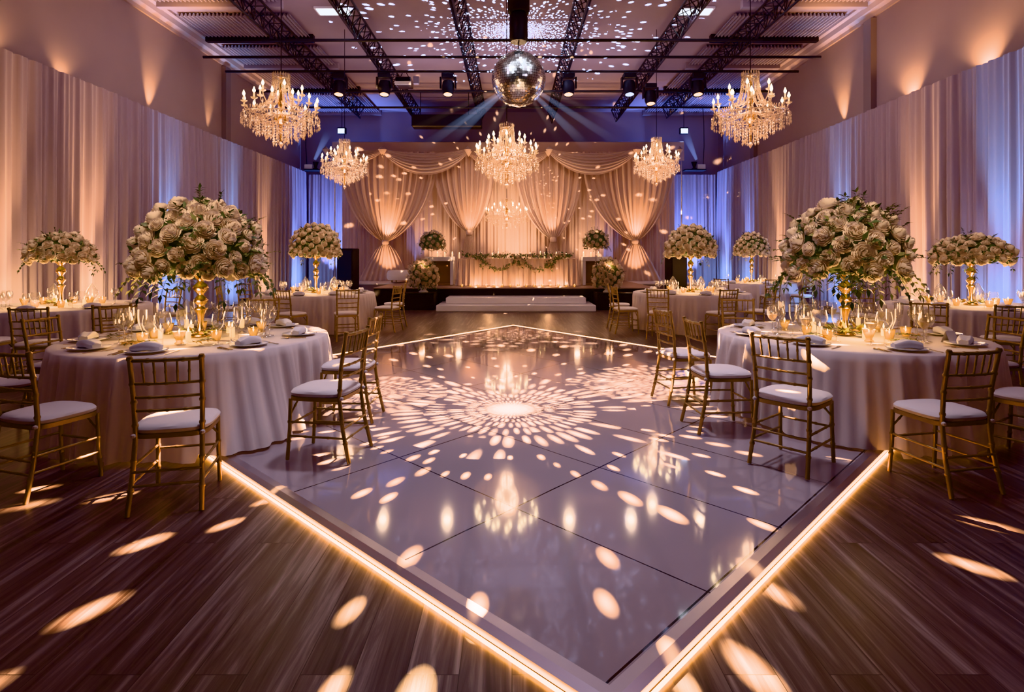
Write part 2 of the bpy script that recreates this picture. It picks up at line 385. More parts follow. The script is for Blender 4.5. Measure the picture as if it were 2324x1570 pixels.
for a in ((876,548,772,992,345,.95,21.6,'outer tied drape at the left end of the stage, gathered in a V',1.0,15),
          (1065,526,984,1124,352,.34,21.75,'inner tied drape just left of the head table centre, gathered in a V',2.0,10),
          (1255,542,1168,1322,352,.34,21.75,'inner tied drape just right of the head table centre, gathered in a V',3.4,10),
          (1440,546,1322,1528,345,.95,21.6,'outer tied drape at the right end of the stage, gathered in a V',4.6,15)):
    px, py, l, r, pt, tail, Y, lab, sd, nf = a
    gathered(atx(px,Y), atz(py,Y), atx(l,Y), atx(r,Y), atz(pt,Y), tail, Y, lab, sd, nf)
def swag(pl, pr_, ptop, pdip, Y, lab, seed):
    xl, xr, zt, zd = atx(pl,Y), atx(pr_,Y), atz(ptop,Y), atz(pdip,Y)
    t = thing('swag_drape', lab, 'curtain', (0, Y, 0))
    def f(u, v):
        s = 4*u*(1-u); s = s**.85
        top = zt-s*(zt-zd)*.18; bot = zt-.10-s*(zt-zd-.10)
        w = v+.025*sin(v*7*2*pi)*s
        x = xl+(xr-xl)*u+.10*(u-.5)*v
        return (x, -.10-.16*s*sin(v*pi)-.035*s*sin(v*7*2*pi+1), top+(bot-top)*w)
    MB().grid(f, 44, 60).build('swag_folds', M['satin'], t, sharp=None)
    for x in (xl, xr): MB().octa((x,-.14,zt-.05), .13, .34, n=10).build('rosette', M['satin'], t)
swag(872,1062,338,398,21.2,'deep draped swag hanging left of the middle chandelier',1)
swag(1246,1442,338,398,21.2,'deep draped swag hanging right of the middle chandelier',2)
swag(1064,1244,342,392,21.6,'draped swag hanging behind the middle chandelier',3)
swag(742,868,338,372,21.38,'shallow draped swag at the left end of the backdrop',4)
swag(1446,1540,338,372,21.38,'shallow draped swag at the right end of the backdrop',5)

# head table
HX, HY, HZ = .19, 18.35, 1.43
ht = thing('head_table_cloth', 'long head table on the stage under a pleated blush cloth', 'table', (HX, HY, ZT))
def skirtf(u, v):
    # rounded rectangle path, pleated
    hw, hd_, rc = 1.86, .42, .14; per = 4*(hw+hd_); d = u*per
    if d < 2*hw: x, y, nx, ny = -hw+d, -hd_, 0, -1
    elif d < 2*hw+2*hd_: x, y, nx, ny = hw, -hd_+(d-2*hw), 1, 0
    elif d < 4*hw+2*hd_: x, y, nx, ny = hw-(d-2*hw-2*hd_), hd_, 0, 1
    else: x, y, nx, ny = -hw, hd_-(d-4*hw-2*hd_), -1, 0
    o = (.02*sin(d*2*pi/.16)+.014*sin(d*2*pi/.071+1))*min(1,v*6)+.10*v*v
    return (x+nx*o, y+ny*o, (HZ-ZT)*(1-v)+.022*v)
MB().grid(skirtf, 460, 6, wrap=True).build('pleated_skirt', M['satin'], ht, sharp=None)
MB().box((0,0,HZ-ZT), (3.74,.86,.02), ch=.008).build('table_top_cloth', M['satin'], ht, smooth=False)
M['niche'] = pr('brown_niche', (.22,.12,.06), .6)
for s, nm in ((-1,'left'),(1,'right')):
    t = thing('console_table', 'white open-front console on the stage at the %s end of the head table' % nm, 'console', (HX+s*2.52, 18.55, ZT+.015))
    MB().box((0,0,.84), (.92,.5,.14), ch=.01).build('table_top', M['white'], t, smooth=False)
    for q in (-1, 1): MB().box((q*.40,0,.385), (.10,.46,.77), ch=.008).build('side_panel', M['white'], t, smooth=False)
    MB().box((0,.20,.385), (.70,.04,.77)).build('back_panel', M['niche'], t, smooth=False)
    MB().box((0,0,.03), (.70,.40,.05)).build('base', M['niche'], t, smooth=False)
    sp_ = thing('loudspeaker', 'tall black loudspeaker column on the floor beside the %s outer tied drape' % nm, 'speaker', (5.35*s, 18.7, 0), .18*s)
    MB().box((0,0,.9), (.55,.5,1.72), ch=.02).build('cabinet', M['blackcloth'], sp_, smooth=False)
    MB().box((0,-.255,.95), (.49,.02,1.5), ch=.008).build('grille', M['black'], sp_, smooth=False)
    for q in (-.2, .2): MB().lathe([(.03,0),(.035,.045)], 8, (q,0,0), cap=True).build('foot', M['black'], sp_)
ot = thing('ottoman', 'rounded pale upholstered ottoman on the left wing of the stage', 'ottoman', (-3.95, 20.4, ZT+.02))
MB().lathe([(.02,.42),(.36,.43),(.46,.40),(.50,.30),(.50,.15),(.46,.08),(.02,.08)], 28).build('upholstered_seat', M['cushion'], ot)
for a in range(4): MB().tube([(.36*cos(a*pi/2+.7),.36*sin(a*pi/2+.7),0),(.36*cos(a*pi/2+.7),.36*sin(a*pi/2+.7),.1)], .025, 8).build('leg', M['gold'], ot)
# ---------------------------------------------------------------- chandeliers
def strand(mb, path, n, r, h):
    P = [Vector(p) for p in path]
    for i in range(n):
        t = i/(n-1)*(len(P)-1); k = min(int(t), len(P)-2); p = P[k].lerp(P[k+1], t-k); mb.octa(p, r, h)
arm_me = pan_me = can_me = bulb_me = None
def chandelier(label, loc, Rr, Hh, arms, inner, zc, cab, dens=1.0, squat=False):
    global arm_me, pan_me, can_me, bulb_me
    t = thing('chandelier', label, 'chandelier', loc)
    MB().tube([(0,0,Hh-.02),(0,0,cab-loc[2]-.02)], .008, 6).build('suspension_cable', M['black'], t)
    zr = Hh*.47                                    # arm level
    MB().lathe([(.0,Hh),(.03,Hh-.01),(.05,Hh-.05),(.02,Hh-.10),(.025,zr+.3),(.07,zr+.22),(.03,zr+.12),(.04,zr+.02),(.10,zr-.04),(.12,zr-.10),(.03,zr-.18),(.02,.12)], 14).build('centre_column', M['brass'], t)
    c = MB(); c.tube([(Rr*.21*cos(a),Rr*.21*sin(a),Hh-.07) for a in [2*pi*k/20 for k in range(20)]], .010, 6, closed=True)
    for k in range(20):
        a = 2*pi*k/20; c.octa((Rr*.22*cos(a),Rr*.22*sin(a),Hh-.01), .014, .10); c.octa((Rr*.22*cos(a),Rr*.22*sin(a),Hh-.14), .014, .09)
    c.build('crystal_crown', M['crystal'], t, False)
    s = MB(); ns = int(14*dens)
    for k in range(ns):
        a = 2*pi*k/ns; q = lambda r, z: (r*cos(a), r*sin(a), z)
        strand(s, [q(Rr*.21,Hh-.07),q(Rr*.22,Hh*.86),q(Rr*.25,Hh*.74),q(Rr*.34,Hh*.62),q(Rr*.58,Hh*.53),q(Rr*.92,Hh*.49)], 26, .013, .05)
    s.build('bead_chain', M['crystal'], t, False)
    if arm_me is None:
        m = MB(); m.tube([(.08,0,0),(.2,0,-.06),(.34,0,-.09),(.5,0,-.05),(.58,0,.03),(.6,0,.10)], [.012,.011,.010,.010,.009,.012], 6); m.octa((.6,0,-.06), .02, .10)
        for q in range(4): m.octa((.3+.09*q,0,-.13-.01*(q % 2)), .013, .07)
        arm_me = m.mesh('arm', M['crystal'])
        pan_me = MB().lathe([(.012,-.02),(.05,.0),(.055,.012),(.04,.006)], 10).mesh('drip_pan', M['crystal'])
        can_me = MB().lathe([(.013,0),(.013,.075),(.004,.08)], 8).mesh('candle', M['wax'])
        bulb_me = MB().lathe([(.006,0),(.018,.018),(.020,.032),(.010,.058),(.002,.08)], 8, cap=True).mesh('bulb', M['bulb'])
    def ring(n, rad, z, off):
        for k in range(n):
            a = 2*pi*(k+off)/n; o = put('arm', arm_me, t, (0,0,z), a); o.scale = (rad/.6, 1, 1)
            b = put('drip_pan', pan_me, o, (.6,0,.10)); b.scale = (.6/rad,1,1)
            b = put('candle', can_me, o, (.6,0,.11)); b.scale = (.6/rad,1,1)
            b = put('bulb', bulb_me, o, (.6,0,.19)); b.scale = (.6/rad*1.15,1.15,1.15)
    ring(arms, Rr*.93, zr+.02, .3); ring(inner, Rr*.56, zr+Hh*.17, 0)
    tiers = [(Rr*.98,zr-.06,.16,int(34*dens)),(Rr*.78,zr-.04,.26,int(30*dens)),(Rr*.60,zr-.10,.28,int(26*dens)),(Rr*.40,zr-.18,.26,int(20*dens)),(Rr*.20,zr-.28,.24,12)]
    for rad, z, ln, n in tiers:
        d = MB(); z = max(z, ln+.02)
        d.tube([(rad*cos(2*pi*k/32),rad*sin(2*pi*k/32),z) for k in range(32)], .006, 4, closed=True)
        for k in range(n):
            a = 2*pi*k/n; l2 = ln*R.uniform(.75, 1.1); m = max(3, int(l2/.045))
            for i in range(m): d.octa((rad*cos(a), rad*sin(a), z-l2*(i+.6)/m), .011 if i < m-1 else .018, .042 if i < m-1 else .075)
        d.build('crystal_drops', M['crystal'], t, False)
    MB().octa((0,0,.07), .045, .12, n=8).build('finial', M['crystal'], t, False)
    return t
def ch_at(px, ptop, pbot, Y):
    zb = atz(pbot, Y); return (atx(px, Y), Y, zb), atz(ptop, Y)-zb
CH = []
for lab, px, pt, pb, Y, Rr, arms, inn, dn in (
    ('tiered crystal chandelier with candle bulbs, nearer the camera on the left',638,170,337,9.8,.64,12,6,1.3),
    ('tiered crystal chandelier with candle bulbs, nearer the camera on the right',1703,166,337,9.8,.64,12,6,1.3),
    ('largest and brightest crystal chandelier, hanging centrally below the mirror ball',1150,283,428,11.6,.65,16,8,1.6),
    ('crystal chandelier hanging in front of the left end of the stage backdrop',782,318,430,15.6,.64,14,7,1.4),
    ('crystal chandelier hanging in front of the right end of the stage backdrop',1490,314,424,15.6,.62,14,7,1.4)):
    loc, hh = ch_at(px, pt, pb, Y); CH.append((chandelier(lab, loc, Rr, hh, arms, inn, 0, ZC, dn), loc, hh))
loc, hh = ch_at(1150, 452, 522, 21.3)
CH.append((chandelier('low wide crystal chandelier glowing behind the head table, close to the backdrop', loc, .82, hh, 10, 6, 0, 5.2, .8), loc, hh))

# ---------------------------------------------------------------- mirror ball
YBALL = 9.0; bx, bz, br = atx(1177, YBALL), atz(180, YBALL), 61*YBALL/FPX
mbt = thing('mirror_ball', 'large mirror-tiled disco ball hanging over the dance floor', 'mirror ball', (bx, YBALL, bz))
t_ = MB(); rows = 34
for i in range(rows):
    th = pi*(i+.5)/rows; nn = max(4, int(2*pi*sin(th)*rows/pi)); h = pi/rows*.46
    for k in range(nn):
        ph = 2*pi*k/nn; w = pi/nn*.93; e = Vector((sin(th)*cos(ph), sin(th)*sin(ph), cos(th)))
        a = Vector((-sin(ph), cos(ph), 0)); b = e.cross(a)
        jn = Euler((R.gauss(0,.07), R.gauss(0,.07), 0)).to_matrix(); a2 = jn@a; b2 = jn@b
        sw = w*sin(th)*br; sh = h*br; p = e*br
        t_.add([p-a2*sw-b2*sh, p+a2*sw-b2*sh, p+a2*sw+b2*sh, p-a2*sw+b2*sh], [(3,2,1,0)])
t_.build('mirror_tiles', M['mirror'], mbt, False)
MB().lathe([(br*.985*sin(pi*k/24), -br*.985*cos(pi*k/24)) for k in range(25)], 40).build('core', M['blackglass'], mbt)
MB().lathe([(.07,br-.03),(.07,br+.02),(.03,br+.05),(.012,br+.06)], 12).build('cap', M['steel'], mbt)
mt = thing('mirror_ball_motor', 'black cylindrical motor housing directly above the mirror ball', 'motor', (bx, YBALL, 0))
z0, z1 = atz(96, YBALL), atz(-10, YBALL)
MB().lathe([(.02,z0-.0),(.13,z0),(.145,z0+.03),(.145,z0+.40),(.12,z0+.44),(.12,z0+.46)], 20, cap=True).build('housing', M['black'], mt)
MB().lathe([(.165,z0+.46),(.17,z0+.5),(.17,z1+.1),(.06,z1+.16)], 20, cap=True).build('upper_housing', M['blackcloth'], mt)
MB().tube([(0,0,z1+.1),(0,0,ZC)], .03, 8).build('hanging_pipe', M['black'], mt)
MB().tube([(0,0,bz+br+.05),(0,0,z0)], .012, 6).build('spindle', M['steel'], mt)

# ---------------------------------------------------------------- trusses, pipes and lamps under the ceiling
def truss(x, y0, y1, zt, lab):
    t = thing('ceiling_truss', lab, 'truss', (x, 0, zt)); h, w = .46, .36
    ch = [(-w/2,0),(w/2,0),(0,-h)]
    for cx_, cz in ch: MB().tube([(cx_,y0,cz),(cx_,y1,cz)], .028, 6).build('chord', M['black'], t)
    d = MB(); n = int((y1-y0)/.5)
    for i in range(n):
        a, b = y0+(y1-y0)*i/n, y0+(y1-y0)*(i+1)/n; c = (a+b)/2
        for s in (-1, 1): d.tube([(s*w/2,a,0),(0,c,-h),(s*w/2,b,0)], .014, 5)
        d.tube([(-w/2,a,0),(w/2,a,0),(-w/2,b,0)], .012, 5)
    d.tube([(-w/2,y1,0),(w/2,y1,0),(0,y1,-h),(-w/2,y1,0)], .02, 5); d.build('lattice', M['black'], t)
ZT_ = 7.42
for px, Yend, lab in ((820,22.6,'black lattice roof truss, first from the left wall'),(940,23.2,'black lattice roof truss, second from the left wall'),
                      (1090,23.4,'black lattice roof truss just left of the mirror ball motor'),(1255,23.4,'black lattice roof truss just right of the mirror ball motor'),
                      (1402,23.2,'black lattice roof truss, second from the right wall'),(1510,22.6,'black lattice roof truss, first from the right wall')):
    truss(atx(px, 22.8), 6.0, Yend, ZT_, lab)
PIPES = [(14.2,6.86,'first'),(15.4,6.86,'second'),(16.6,6.86,'third'),(18.6,6.86,'fourth'),(20.6,6.86,'fifth')]
for Y, z, nm in PIPES:
    p = thing('ceiling_pipe', 'black lighting pipe crossing the hall under the trusses, %s from the camera' % nm, 'pipe', (0, Y, z))
    MB().tube([(-8.3 if Y > 15 else -6.2,0,0),(8.3 if Y > 15 else 6.2,0,0)], .038, 8).build('pipe_tube', M['black'], p)
    for x in (-6,-3.9,-1.25,1.6,4.2,6.1): MB().tube([(x,0,.03),(x,0,.066)], .012, 5).build('clamp', M['black'], p)
# moving heads hanging from the third pipe
def lamp_parts(lens):
    t = thing('ceiling_spotlight', 'x', 'spotlight')
    MB().box((0,0,-.10), (.36,.26,.16), ch=.02).build('base_box', M['black'], t, smooth=False)
    for s in (-1, 1): MB().box((s*.215,0,-.30), (.045,.16,.34), ch=.01).build('yoke', M['black'], t, smooth=False)
    MB().tube([(0,0,0),(0,0,-.03)], .03, 6).build('clamp', M['black'], t)
    h = MB().lathe([(.10,.18),(.16,.16),(.18,.04),(.175,-.12),(.15,-.20),(.145,-.24),(.12,-.235)], 18).build('lamp_head', M['black'], t, loc=(0,0,-.42), rz=(radians(-14),0,0))
    MB().lathe([(.001,-.215),(.07,-.218),(.125,-.215)], 18).build('lens', lens, h, loc=(0,0,0))
    return t
LWARM, LCOOL = lamp_parts(M['warmlens']), lamp_parts(M['coollens'])
spots = ((770,16.6,1,'first from the left wall'),(873,16.6,1,'second from the left wall, beside the projector'),(1017,16.6,1,'just left of the mirror ball'),(1290,16.6,1,'just right of the mirror ball'),
         (1428,16.6,0,'the pale-lensed one'),(1476,17.6,1,'orange-lensed, beside the pale-lensed one'),(1583,16.6,1,'first from the right wall'))
uw = uc = False; SPOT_POS = []
for px, Y, warm, nm in spots:
    src = LWARM if warm else LCOOL; loc = (atx(px, Y), Y, 6.818)
    lab = 'black moving-head spotlight on the lighting pipe, '+nm; SPOT_POS.append(loc)
    if (warm and not uw) or (not warm and not uc):
        src.location = loc; src['label'] = lab; src['group'] = 'spotlights on the lighting pipe'
        if warm: uw = True
        else: uc = True
    else: dup(src, loc, 0, lab, group='spotlights on the lighting pipe')
pj = thing('ceiling_projector', 'grey box projector hanging from the pipe near the second left spotlight', 'projector', (atx(918,16.6), 16.6, 6.75))
MB().box((0,0,-.22), (.44,.5,.22), ch=.02).build('body', M['blackglass'], pj, smooth=False)
MB().box((0,-.26,-.30), (.46,.02,.10)).build('front_bezel', M['white'], pj, smooth=False)
MB().box((.36,-.1,-.18), (.16,.12,.22), ch=.01).build('side_box', M['steel'], pj, smooth=False)
for s in (-.15,.15): MB().tube([(s,0,-.11),(s*.4,0,.06)], .012, 5).build('bracket', M['black'], pj)
du = thing('ceiling_duct', 'long dark rectangular duct under the far ceiling, behind the spotlights', 'duct', (atx(1015,21.5), 21.5, 6.55))
MB().box((0,0,0), (2.6,.5,.46), ch=.03).build('duct_body', M['black'], du, smooth=False)
for s in (-1.25,1.0): MB().tube([(s*.8,0,.2),(s*.8,0,1.15)], .015, 5).build('hanger', M['black'], du)
for px, py, lab in ((757,22,'bright white panel light in the ceiling, left of the mirror ball motor'),(1578,22,'bright white panel light in the ceiling, right of the mirror ball motor')):
    Y = FPX*(ZC-EYE)/(CY-py); t = thing('ceiling_panel_light', lab, 'ceiling light', (atx(px,Y), Y, ZC-.03))
    MB().box((0,0,0), (.86,.44,.05)).build('frame', M['white'], t, smooth=False); MB().box((0,0,-.03), (.76,.34,.015)).build('diffuser', M['panel'], t, smooth=False)
# flood lamps and projectors in the two back corners
for s, nm, pf, pd in ((-1,'left',(776,297),(712,384)),(1,'right',(1552,297),(1580,384))):
    Y = 22.9; t = thing('hanging_floodlight', 'small white-lit floodlight hanging high in the %s back corner' % nm, 'floodlight', (atx(pf[0],Y), Y, atz(pf[1],Y)))
    MB().box((0,0,0), (.34,.16,.26), ch=.02).build('lamp_body', M['black'], t, smooth=False)
    MB().box((0,-.085,-.02), (.27,.01,.18)).build('lens', M['floodlens'], t, smooth=False)
    MB().tube([(0,0,.12),(0,0,.9),(0,0,ZC-t.location.z)], .012, 5).build('hanging_rod', M['black'], t)
    Y = 23.4; z = atz(396,Y); t = thing('hanging_uplight_rig', 'small shelf with a blue beam uplight above the %s corner drape' % nm, 'stage light', (atx(pd[0],Y)-s*.12, Y-.12, 5.0))
    MB().box((0,0,0), (.86,.4,.05), ch=.01).build('shelf', M['black'], t, smooth=False)
    MB().lathe([(.10,.03),(.10,.08),(.05,.10),(.06,.16),(.11,.30),(.12,.34)], 14, cap=True).build('lamp_head', M['black'], t, loc=(0,0,0))
    MB().box((.26*s,0,.13), (.32,.28,.2), ch=.015).build('projector_box', M['white'], t, smooth=False)
    MB().tube([(.4*s,.15,0.02),(.46*s,.17,1.0),(.40*s,.03,2.0),(.34*s,0,ZC-5.0)], .016, 5).build('hanging_cable', M['black'], t)
# ---------------------------------------------------------------- gold banquet chair (faces +Y)
def chair_proto():
    t = thing('banquet_chair', 'x', 'chair')
    def bam(path, r, nodes_):                      # bamboo-turned rod
        P = [Vector(p) for p in path]; L = [0]
        for i in range(1, len(P)): L.append(L[-1]+(P[i]-P[i-1]).length)
        T = L[-1]; pts = []; rad = []; ks = set([0, T]+L)
        for k in nodes_: ks |= {max(0,k*T-.012), k*T-.005, k*T+.005, min(T,k*T+.012)}
        for d in sorted(ks):
            i = max(j for j in range(len(P)) if L[j] <= d+1e-9); i = min(i, len(P)-2); q = P[i].lerp(P[i+1], (d-L[i])/(L[i+1]-L[i]))
            pts.append(q); rad.append(r*(1.28 if any(abs(d-k*T) < .007 for k in nodes_) else 1))
        return MB().tube(pts, rad, 7)
    def rod(nm, path, r, nd=(.3,.7)): bam(path, r, nd).build(nm, M['gold'], t, sharp=60)
    for s in (-1, 1):
        rod('front_leg', [(s*.185,.205,0),(s*.180,.19,.22),(s*.178,.185,.435)], .0135, (.3,.62))
        rod('rear_leg', [(s*.195,-.265,0),(s*.185,-.215,.22),(s*.178,-.185,.44),(s*.183,-.20,.66),(s*.19,-.245,.92)], .0145, (.15,.33,.55,.7,.82,.985))
        rod('side_stretcher', [(s*.181,.192,.27),(s*.188,-.225,.27)], .008)
        rod('side_stretcher', [(s*.183,.198,.17),(s*.190,-.238,.17)], .008)
        rod('arm_brace', [(s*.178,.18,.33),(s*.10,.16,.425)], .007, (.5,))
    yb = lambda z: -.185-(.015*(z-.44)/.22 if z < .66 else .015+.045*(z-.66)/.26)
    for z, nm, r in ((.895,'top_rail',.0115),(.755,'back_rail',.009),(.672,'back_rail',.009),(.592,'back_rail',.009)):
        y = yb(z); rod(nm, [(-.186,y,z),(-.09,y-.016,z),(0,y-.021,z),(.09,y-.016,z),(.186,y,z)], r, (.25,.5,.75))
    for k in range(5):
        x = -.125+.0625*k; c = .021*(1-(x/.186)**2); rod('spindle', [(x*.95,yb(.755)-c,.755),(x,yb(.895)-c,.895)], .0065, (.5,))
    rod('front_stretcher', [(-.18,.192,.25),(.18,.192,.25)], .008); rod('rear_stretcher', [(-.186,-.222,.24),(.186,-.222,.24)], .008); rod('rear_stretcher', [(-.188,-.232,.16),(.188,-.232,.16)], .008)
    def sq(q, hw, hd, n=5.0): c, s = cos(q), sin(q); return (hw*math.copysign(abs(c)**(2/n), c), hd*math.copysign(abs(s)**(2/n), s))
    f = MB(); prof = [(0,.425),(0,.452),(-.02,.456),(-.05,.44),(-.02,.425)]
    f.grid(lambda u, v: (*sq(2*pi*u, .205+prof[int(round(v*4))][0], .205+prof[int(round(v*4))][0]), prof[int(round(v*4))][1]), 40, 4, wrap=True)
    f.build('seat_frame', M['gold'], t)
    c = MB(); pf = [(.198,.452),(.212,.462),(.216,.478),(.208,.492),(.17,.503),(.10,.509),(.001,.511)]
    c.grid(lambda u, v: (*sq(2*pi*u, pf[int(round(v*6))][0], pf[int(round(v*6))][0], 4.2-1.6*v), pf[int(round(v*6))][1]), 40, 6, wrap=True)
    c.build('seat_cushion', M['cushion'], t)
    for s in (-1, 1): MB().lathe([(.001,-.014),(.013,-.008),(.016,0),(.013,.008),(.001,.014)], 8).build('tie_knot', M['cushion'], t, loc=(s*.185,-.205,.447))
    return t
CH0 = chair_proto(); used = []
def chair(x, y, a, lab, grp, z=0.0):
    if not used: used.append(1); CH0.location = (x, y, z); CH0.rotation_euler = (0,0,radians(a)); CH0['label'] = lab; CH0['group'] = grp; return CH0
    return dup(CH0, (x, y, z), radians(a), lab, group=grp)
T = {1: ('left near table', -2.89, 5.32, 1.12), 2: ('right near table', 3.17, 5.45, 1.14), 3: ('table by the left drape', -6.85, 8.7, 1.18), 4: ('table left of the stage', -4.04, 11.8, 1.17),
     5: ('table right of the stage', 3.74, 12.0, 1.18), 6: ('farthest right table', 6.9, 16.5, 1.16), 7: ('table by the right drape', 7.05, 8.8, 1.17)}
TB = {1: 'the left near table', 2: 'the right near table', 3: 'the left drape table', 4: 'the left stage-side table', 5: 'the right stage-side table', 6: 'the farthest right table', 7: 'the right drape table'}
CHS = {}
for x, y, a, z, k, d in (
    (-2.09,3.60,14,0,1,'at the camera side of {}, back towards us'),
    (-3.05,3.78,-18,0,1,'at the outer left of {}, standing nearest the left edge'),
    (-1.37,4.235,81,.053,1,'on the dance floor at {}, the nearer of two'),
    (-1.47,5.17,88,.053,1,'on the dance floor at {}, behind the nearer one'),
    (-4.03,4.74,-62,0,1,'tucked in at the left of {}, behind the outermost chair'),
    (-4.30,5.5,-95,0,1,'at the far left of {}, facing right towards the flowers'),
    (-3.1,7.0,-170,.053,1,'behind {}, facing us past the flower stand'),
    (-4.45,6.62,-125,0,1,'at the back left of {}, facing us'),
    (1.77,4.87,-86,.053,2,'on the dance floor at {}, side view facing right'),
    (1.82,5.80,-80,.053,2,'just beyond the dance floor at {}, half hidden'),
    (1.99,4.04,-49,.053,2,'on the dance floor at the front of {}, turned diagonally'),
    (2.86,3.84,11,0,2,'on the dark planks in front of {}, back towards us'),
    (3.82,4.22,32,0,2,'at the front right of {}, cut by the picture edge'),
    (4.47,5.55,96,0,2,'at the right side of {}, facing left'),
    (2.80,6.98,170,.053,2,'behind {}, facing us'),
    (-5.60,6.80,14,0,3,'in front of {}, back towards us, the outer one'),
    (-4.98,7.15,32,0,3,'in front of {}, back towards us, nearer the aisle'),
    (-6.25,10.22,157,0,3,'behind {}, facing us'),
    (-6.38,6.98,4,0,3,'in front of {}, cut by the left picture edge'),
    (-3.95,10.27,-25,0,4,'in front of {}, seat turned right'),
    (-3.00,10.38,22,0,4,'in front of {}, seat turned left'),
    (-2.52,11.55,76,0,4,'at the right of {}, side view facing left'),
    (-2.56,12.45,103,0,4,'at the right of {}, behind the side view one'),
    (-5.60,12.35,-112,0,4,'at the back left of {}, facing right'),
    (-5.56,11.35,-74,0,4,'at the left of {}, seat tucked under the cloth'),
    (2.72,10.52,-25,0,5,'in front of {}, seat turned right'),
    (3.80,10.45,18,0,5,'in front of {}, seat turned left'),
    (2.24,11.3,-84,0,5,'at the left of {}, side view facing right'),
    (2.30,12.25,-100,0,5,'at the left of {}, behind the side view one'),
    (4.66,10.80,38,0,5,'at the right of {}, facing left'),
    (5.70,15.35,-42,0,6,'at the left of {}'),
    (6.75,15.0,-4,0,6,'in front of {}, back towards us'),
    (7.65,15.15,24,0,6,'at the right of {}'),
    (5.45,7.45,-42,0,7,'in front of {}, back towards us, nearer the aisle'),
    (6.12,7.12,-18,0,7,'in front of {}, back towards us, nearer the wall'),
    (6.12,10.0,152,0,7,'behind {}, facing us')):
    kx, ky, kr = T[k][1:]
    for _ in range(60):                            # keep the front legs clear of the hanging cloth
        fx, fy = -sin(radians(a)), cos(radians(a))
        if min(hypot(x+fx*.2+s_*fy*.185-kx, y+fy*.2-s_*fx*.185-ky) for s_ in (-1,-.5,0,.5,1)) > kr+.065: break
        x -= fx*.02; y -= fy*.02
    fr = [(x+fx*.235+s_*fy*.21, y+fy*.235-s_*fx*.21) for s_ in (-1,0,1)]
    q_ = [math.degrees(atan2(b-ky, a_-kx)) for a_, b in fr]
    CHS.setdefault(k, []).append((q_[1], max(abs((q_[i]-q_[1]+180) % 360-180) for i in (0,2))+3, min(hypot(a_-kx, b-ky) for a_, b in fr)-.035))
    chair(x, y, a, 'gold chair '+d.format(TB[k]), 'gold chairs at the round tables', z)

# ---------------------------------------------------------------- tablecloths
TZ = .755
QO = inset(.20)
def on_floor(x, y):
    return all((QO[(i+1)%4].x-QO[i].x)*(y-QO[i].y)-(QO[(i+1)%4].y-QO[i].y)*(x-QO[i].x) > 0 for i in range(4))
def tablecloth(k):
    nm, cx_, cy_, r = T[k]; sd = k*1.7; nf = 33
    bumps = {1: [(-50, .26, 22)], 2: [(-118, .10, 20), (-88, .06, 14)]}.get(k, [])
    def rr(q, v):                                  # radius of the hanging part, v=0 edge, 1 hem
        a_ = q*nf+sd+1.1*sin(q*3+sd); w = (1-2*abs(sin(a_*.5))**.6)*(.75+.25*sin(q*5+sd))+.3*sin(q*(nf*2+3)+2*sd)
        o = r+.008+v**.9*.085+(.058+.03*sin(q*4+sd*2))*w*v**.5
        for ang, b, wd in bumps:
            dq = (math.degrees(q)-ang+180) % 360-180; o += b*exp(-(dq/wd)**2)*v**1.3
        for ang, hw_, mr_ in CHS.get(k, []):       # the cloth is pushed in where a chair stands against it
            dq = (math.degrees(q)-ang+180) % 360-180; o -= max(0, o-max(mr_, r+.004))*exp(-(dq/(hw_*1.1))**6)*.9
        return o
    mb = MB(); nu = 440
    rings = [(0,.001),(0,.5),(0,.93),(0,.985)]
    def f(u, v):
        q = 2*pi*u; j = round(v*14)
        if j < 4: return ((r*rings[j][1])*cos(q), (r*rings[j][1])*sin(q), TZ)
        if j == 4: return ((r+.002)*cos(q), (r+.002)*sin(q), TZ-.008)
        w = (j-4)/10; R_ = rr(q, w); hz = .012+.02*max(0, sin(q*5+sd))+(ZS+.012 if on_floor(cx_+R_*cos(q), cy_+R_*sin(q)) else 0)
        return (R_*cos(q), R_*sin(q), (TZ-.008)*(1-w)+hz*w)
    mb.grid(f, nu, 14, wrap=True)
    o = mb.build('tablecloth', M['cloth'], sharp=None, loc=(cx_, cy_, 0))
    tag(o, 'floor-length ivory tablecloth over '+TB[k], 'tablecloth', 'round ivory tablecloths')
for k in T: tablecloth(k)

# ---------------------------------------------------------------- roses and bouquets
def rose_mesh(seed=0):
    mb = MB(); rr = random.Random(seed)
    mb.lathe([(.001,.82),(.05,.81),(.09,.70),(.10,.4),(.08,.1)], 8)
    LAY = [(3,.12,.84,-.02),(3,.22,.84,-.04),(4,.34,.81,-.05),(5,.47,.75,-.05),(6,.60,.67,-.04),(7,.73,.56,-.01),(8,.86,.42,.03),(8,.95,.24,.06)]
    for li, (n, rad, h, fl_) in enumerate(LAY):
        off = rr.uniform(0,6)
        for k in range(n):
            a0 = off+2*pi*k/n; hw = pi/n*1.38; dr = rr.uniform(-.03,.03)
            def f(u, v, a0=a0, hw=hw, rad=rad, h=h, fl_=fl_, dr=dr, li=li):
                w = abs(2*u-1); e = sqrt(max(0,1-w**4.5)); t = v*(.55+.45*e); a = a0+(2*u-1)*hw*(.72+.28*sin(pi*min(1,v+.25)))
                r = (rad+dr)*(.42+.58*sin(min(1,t*1.25)*pi/2))+fl_*t**3+.035*(2*u-1)
                z = h*t-max(0,fl_*.8)*max(0,t-.75)*2.2-.025*li+.02
                return (r*cos(a), r*sin(a), z)
            mb.grid(f, 6, 5)
    return mb.mesh('rose', M['rose'], sharp=None)
ROSE = [rose_mesh(3), rose_mesh(8)]
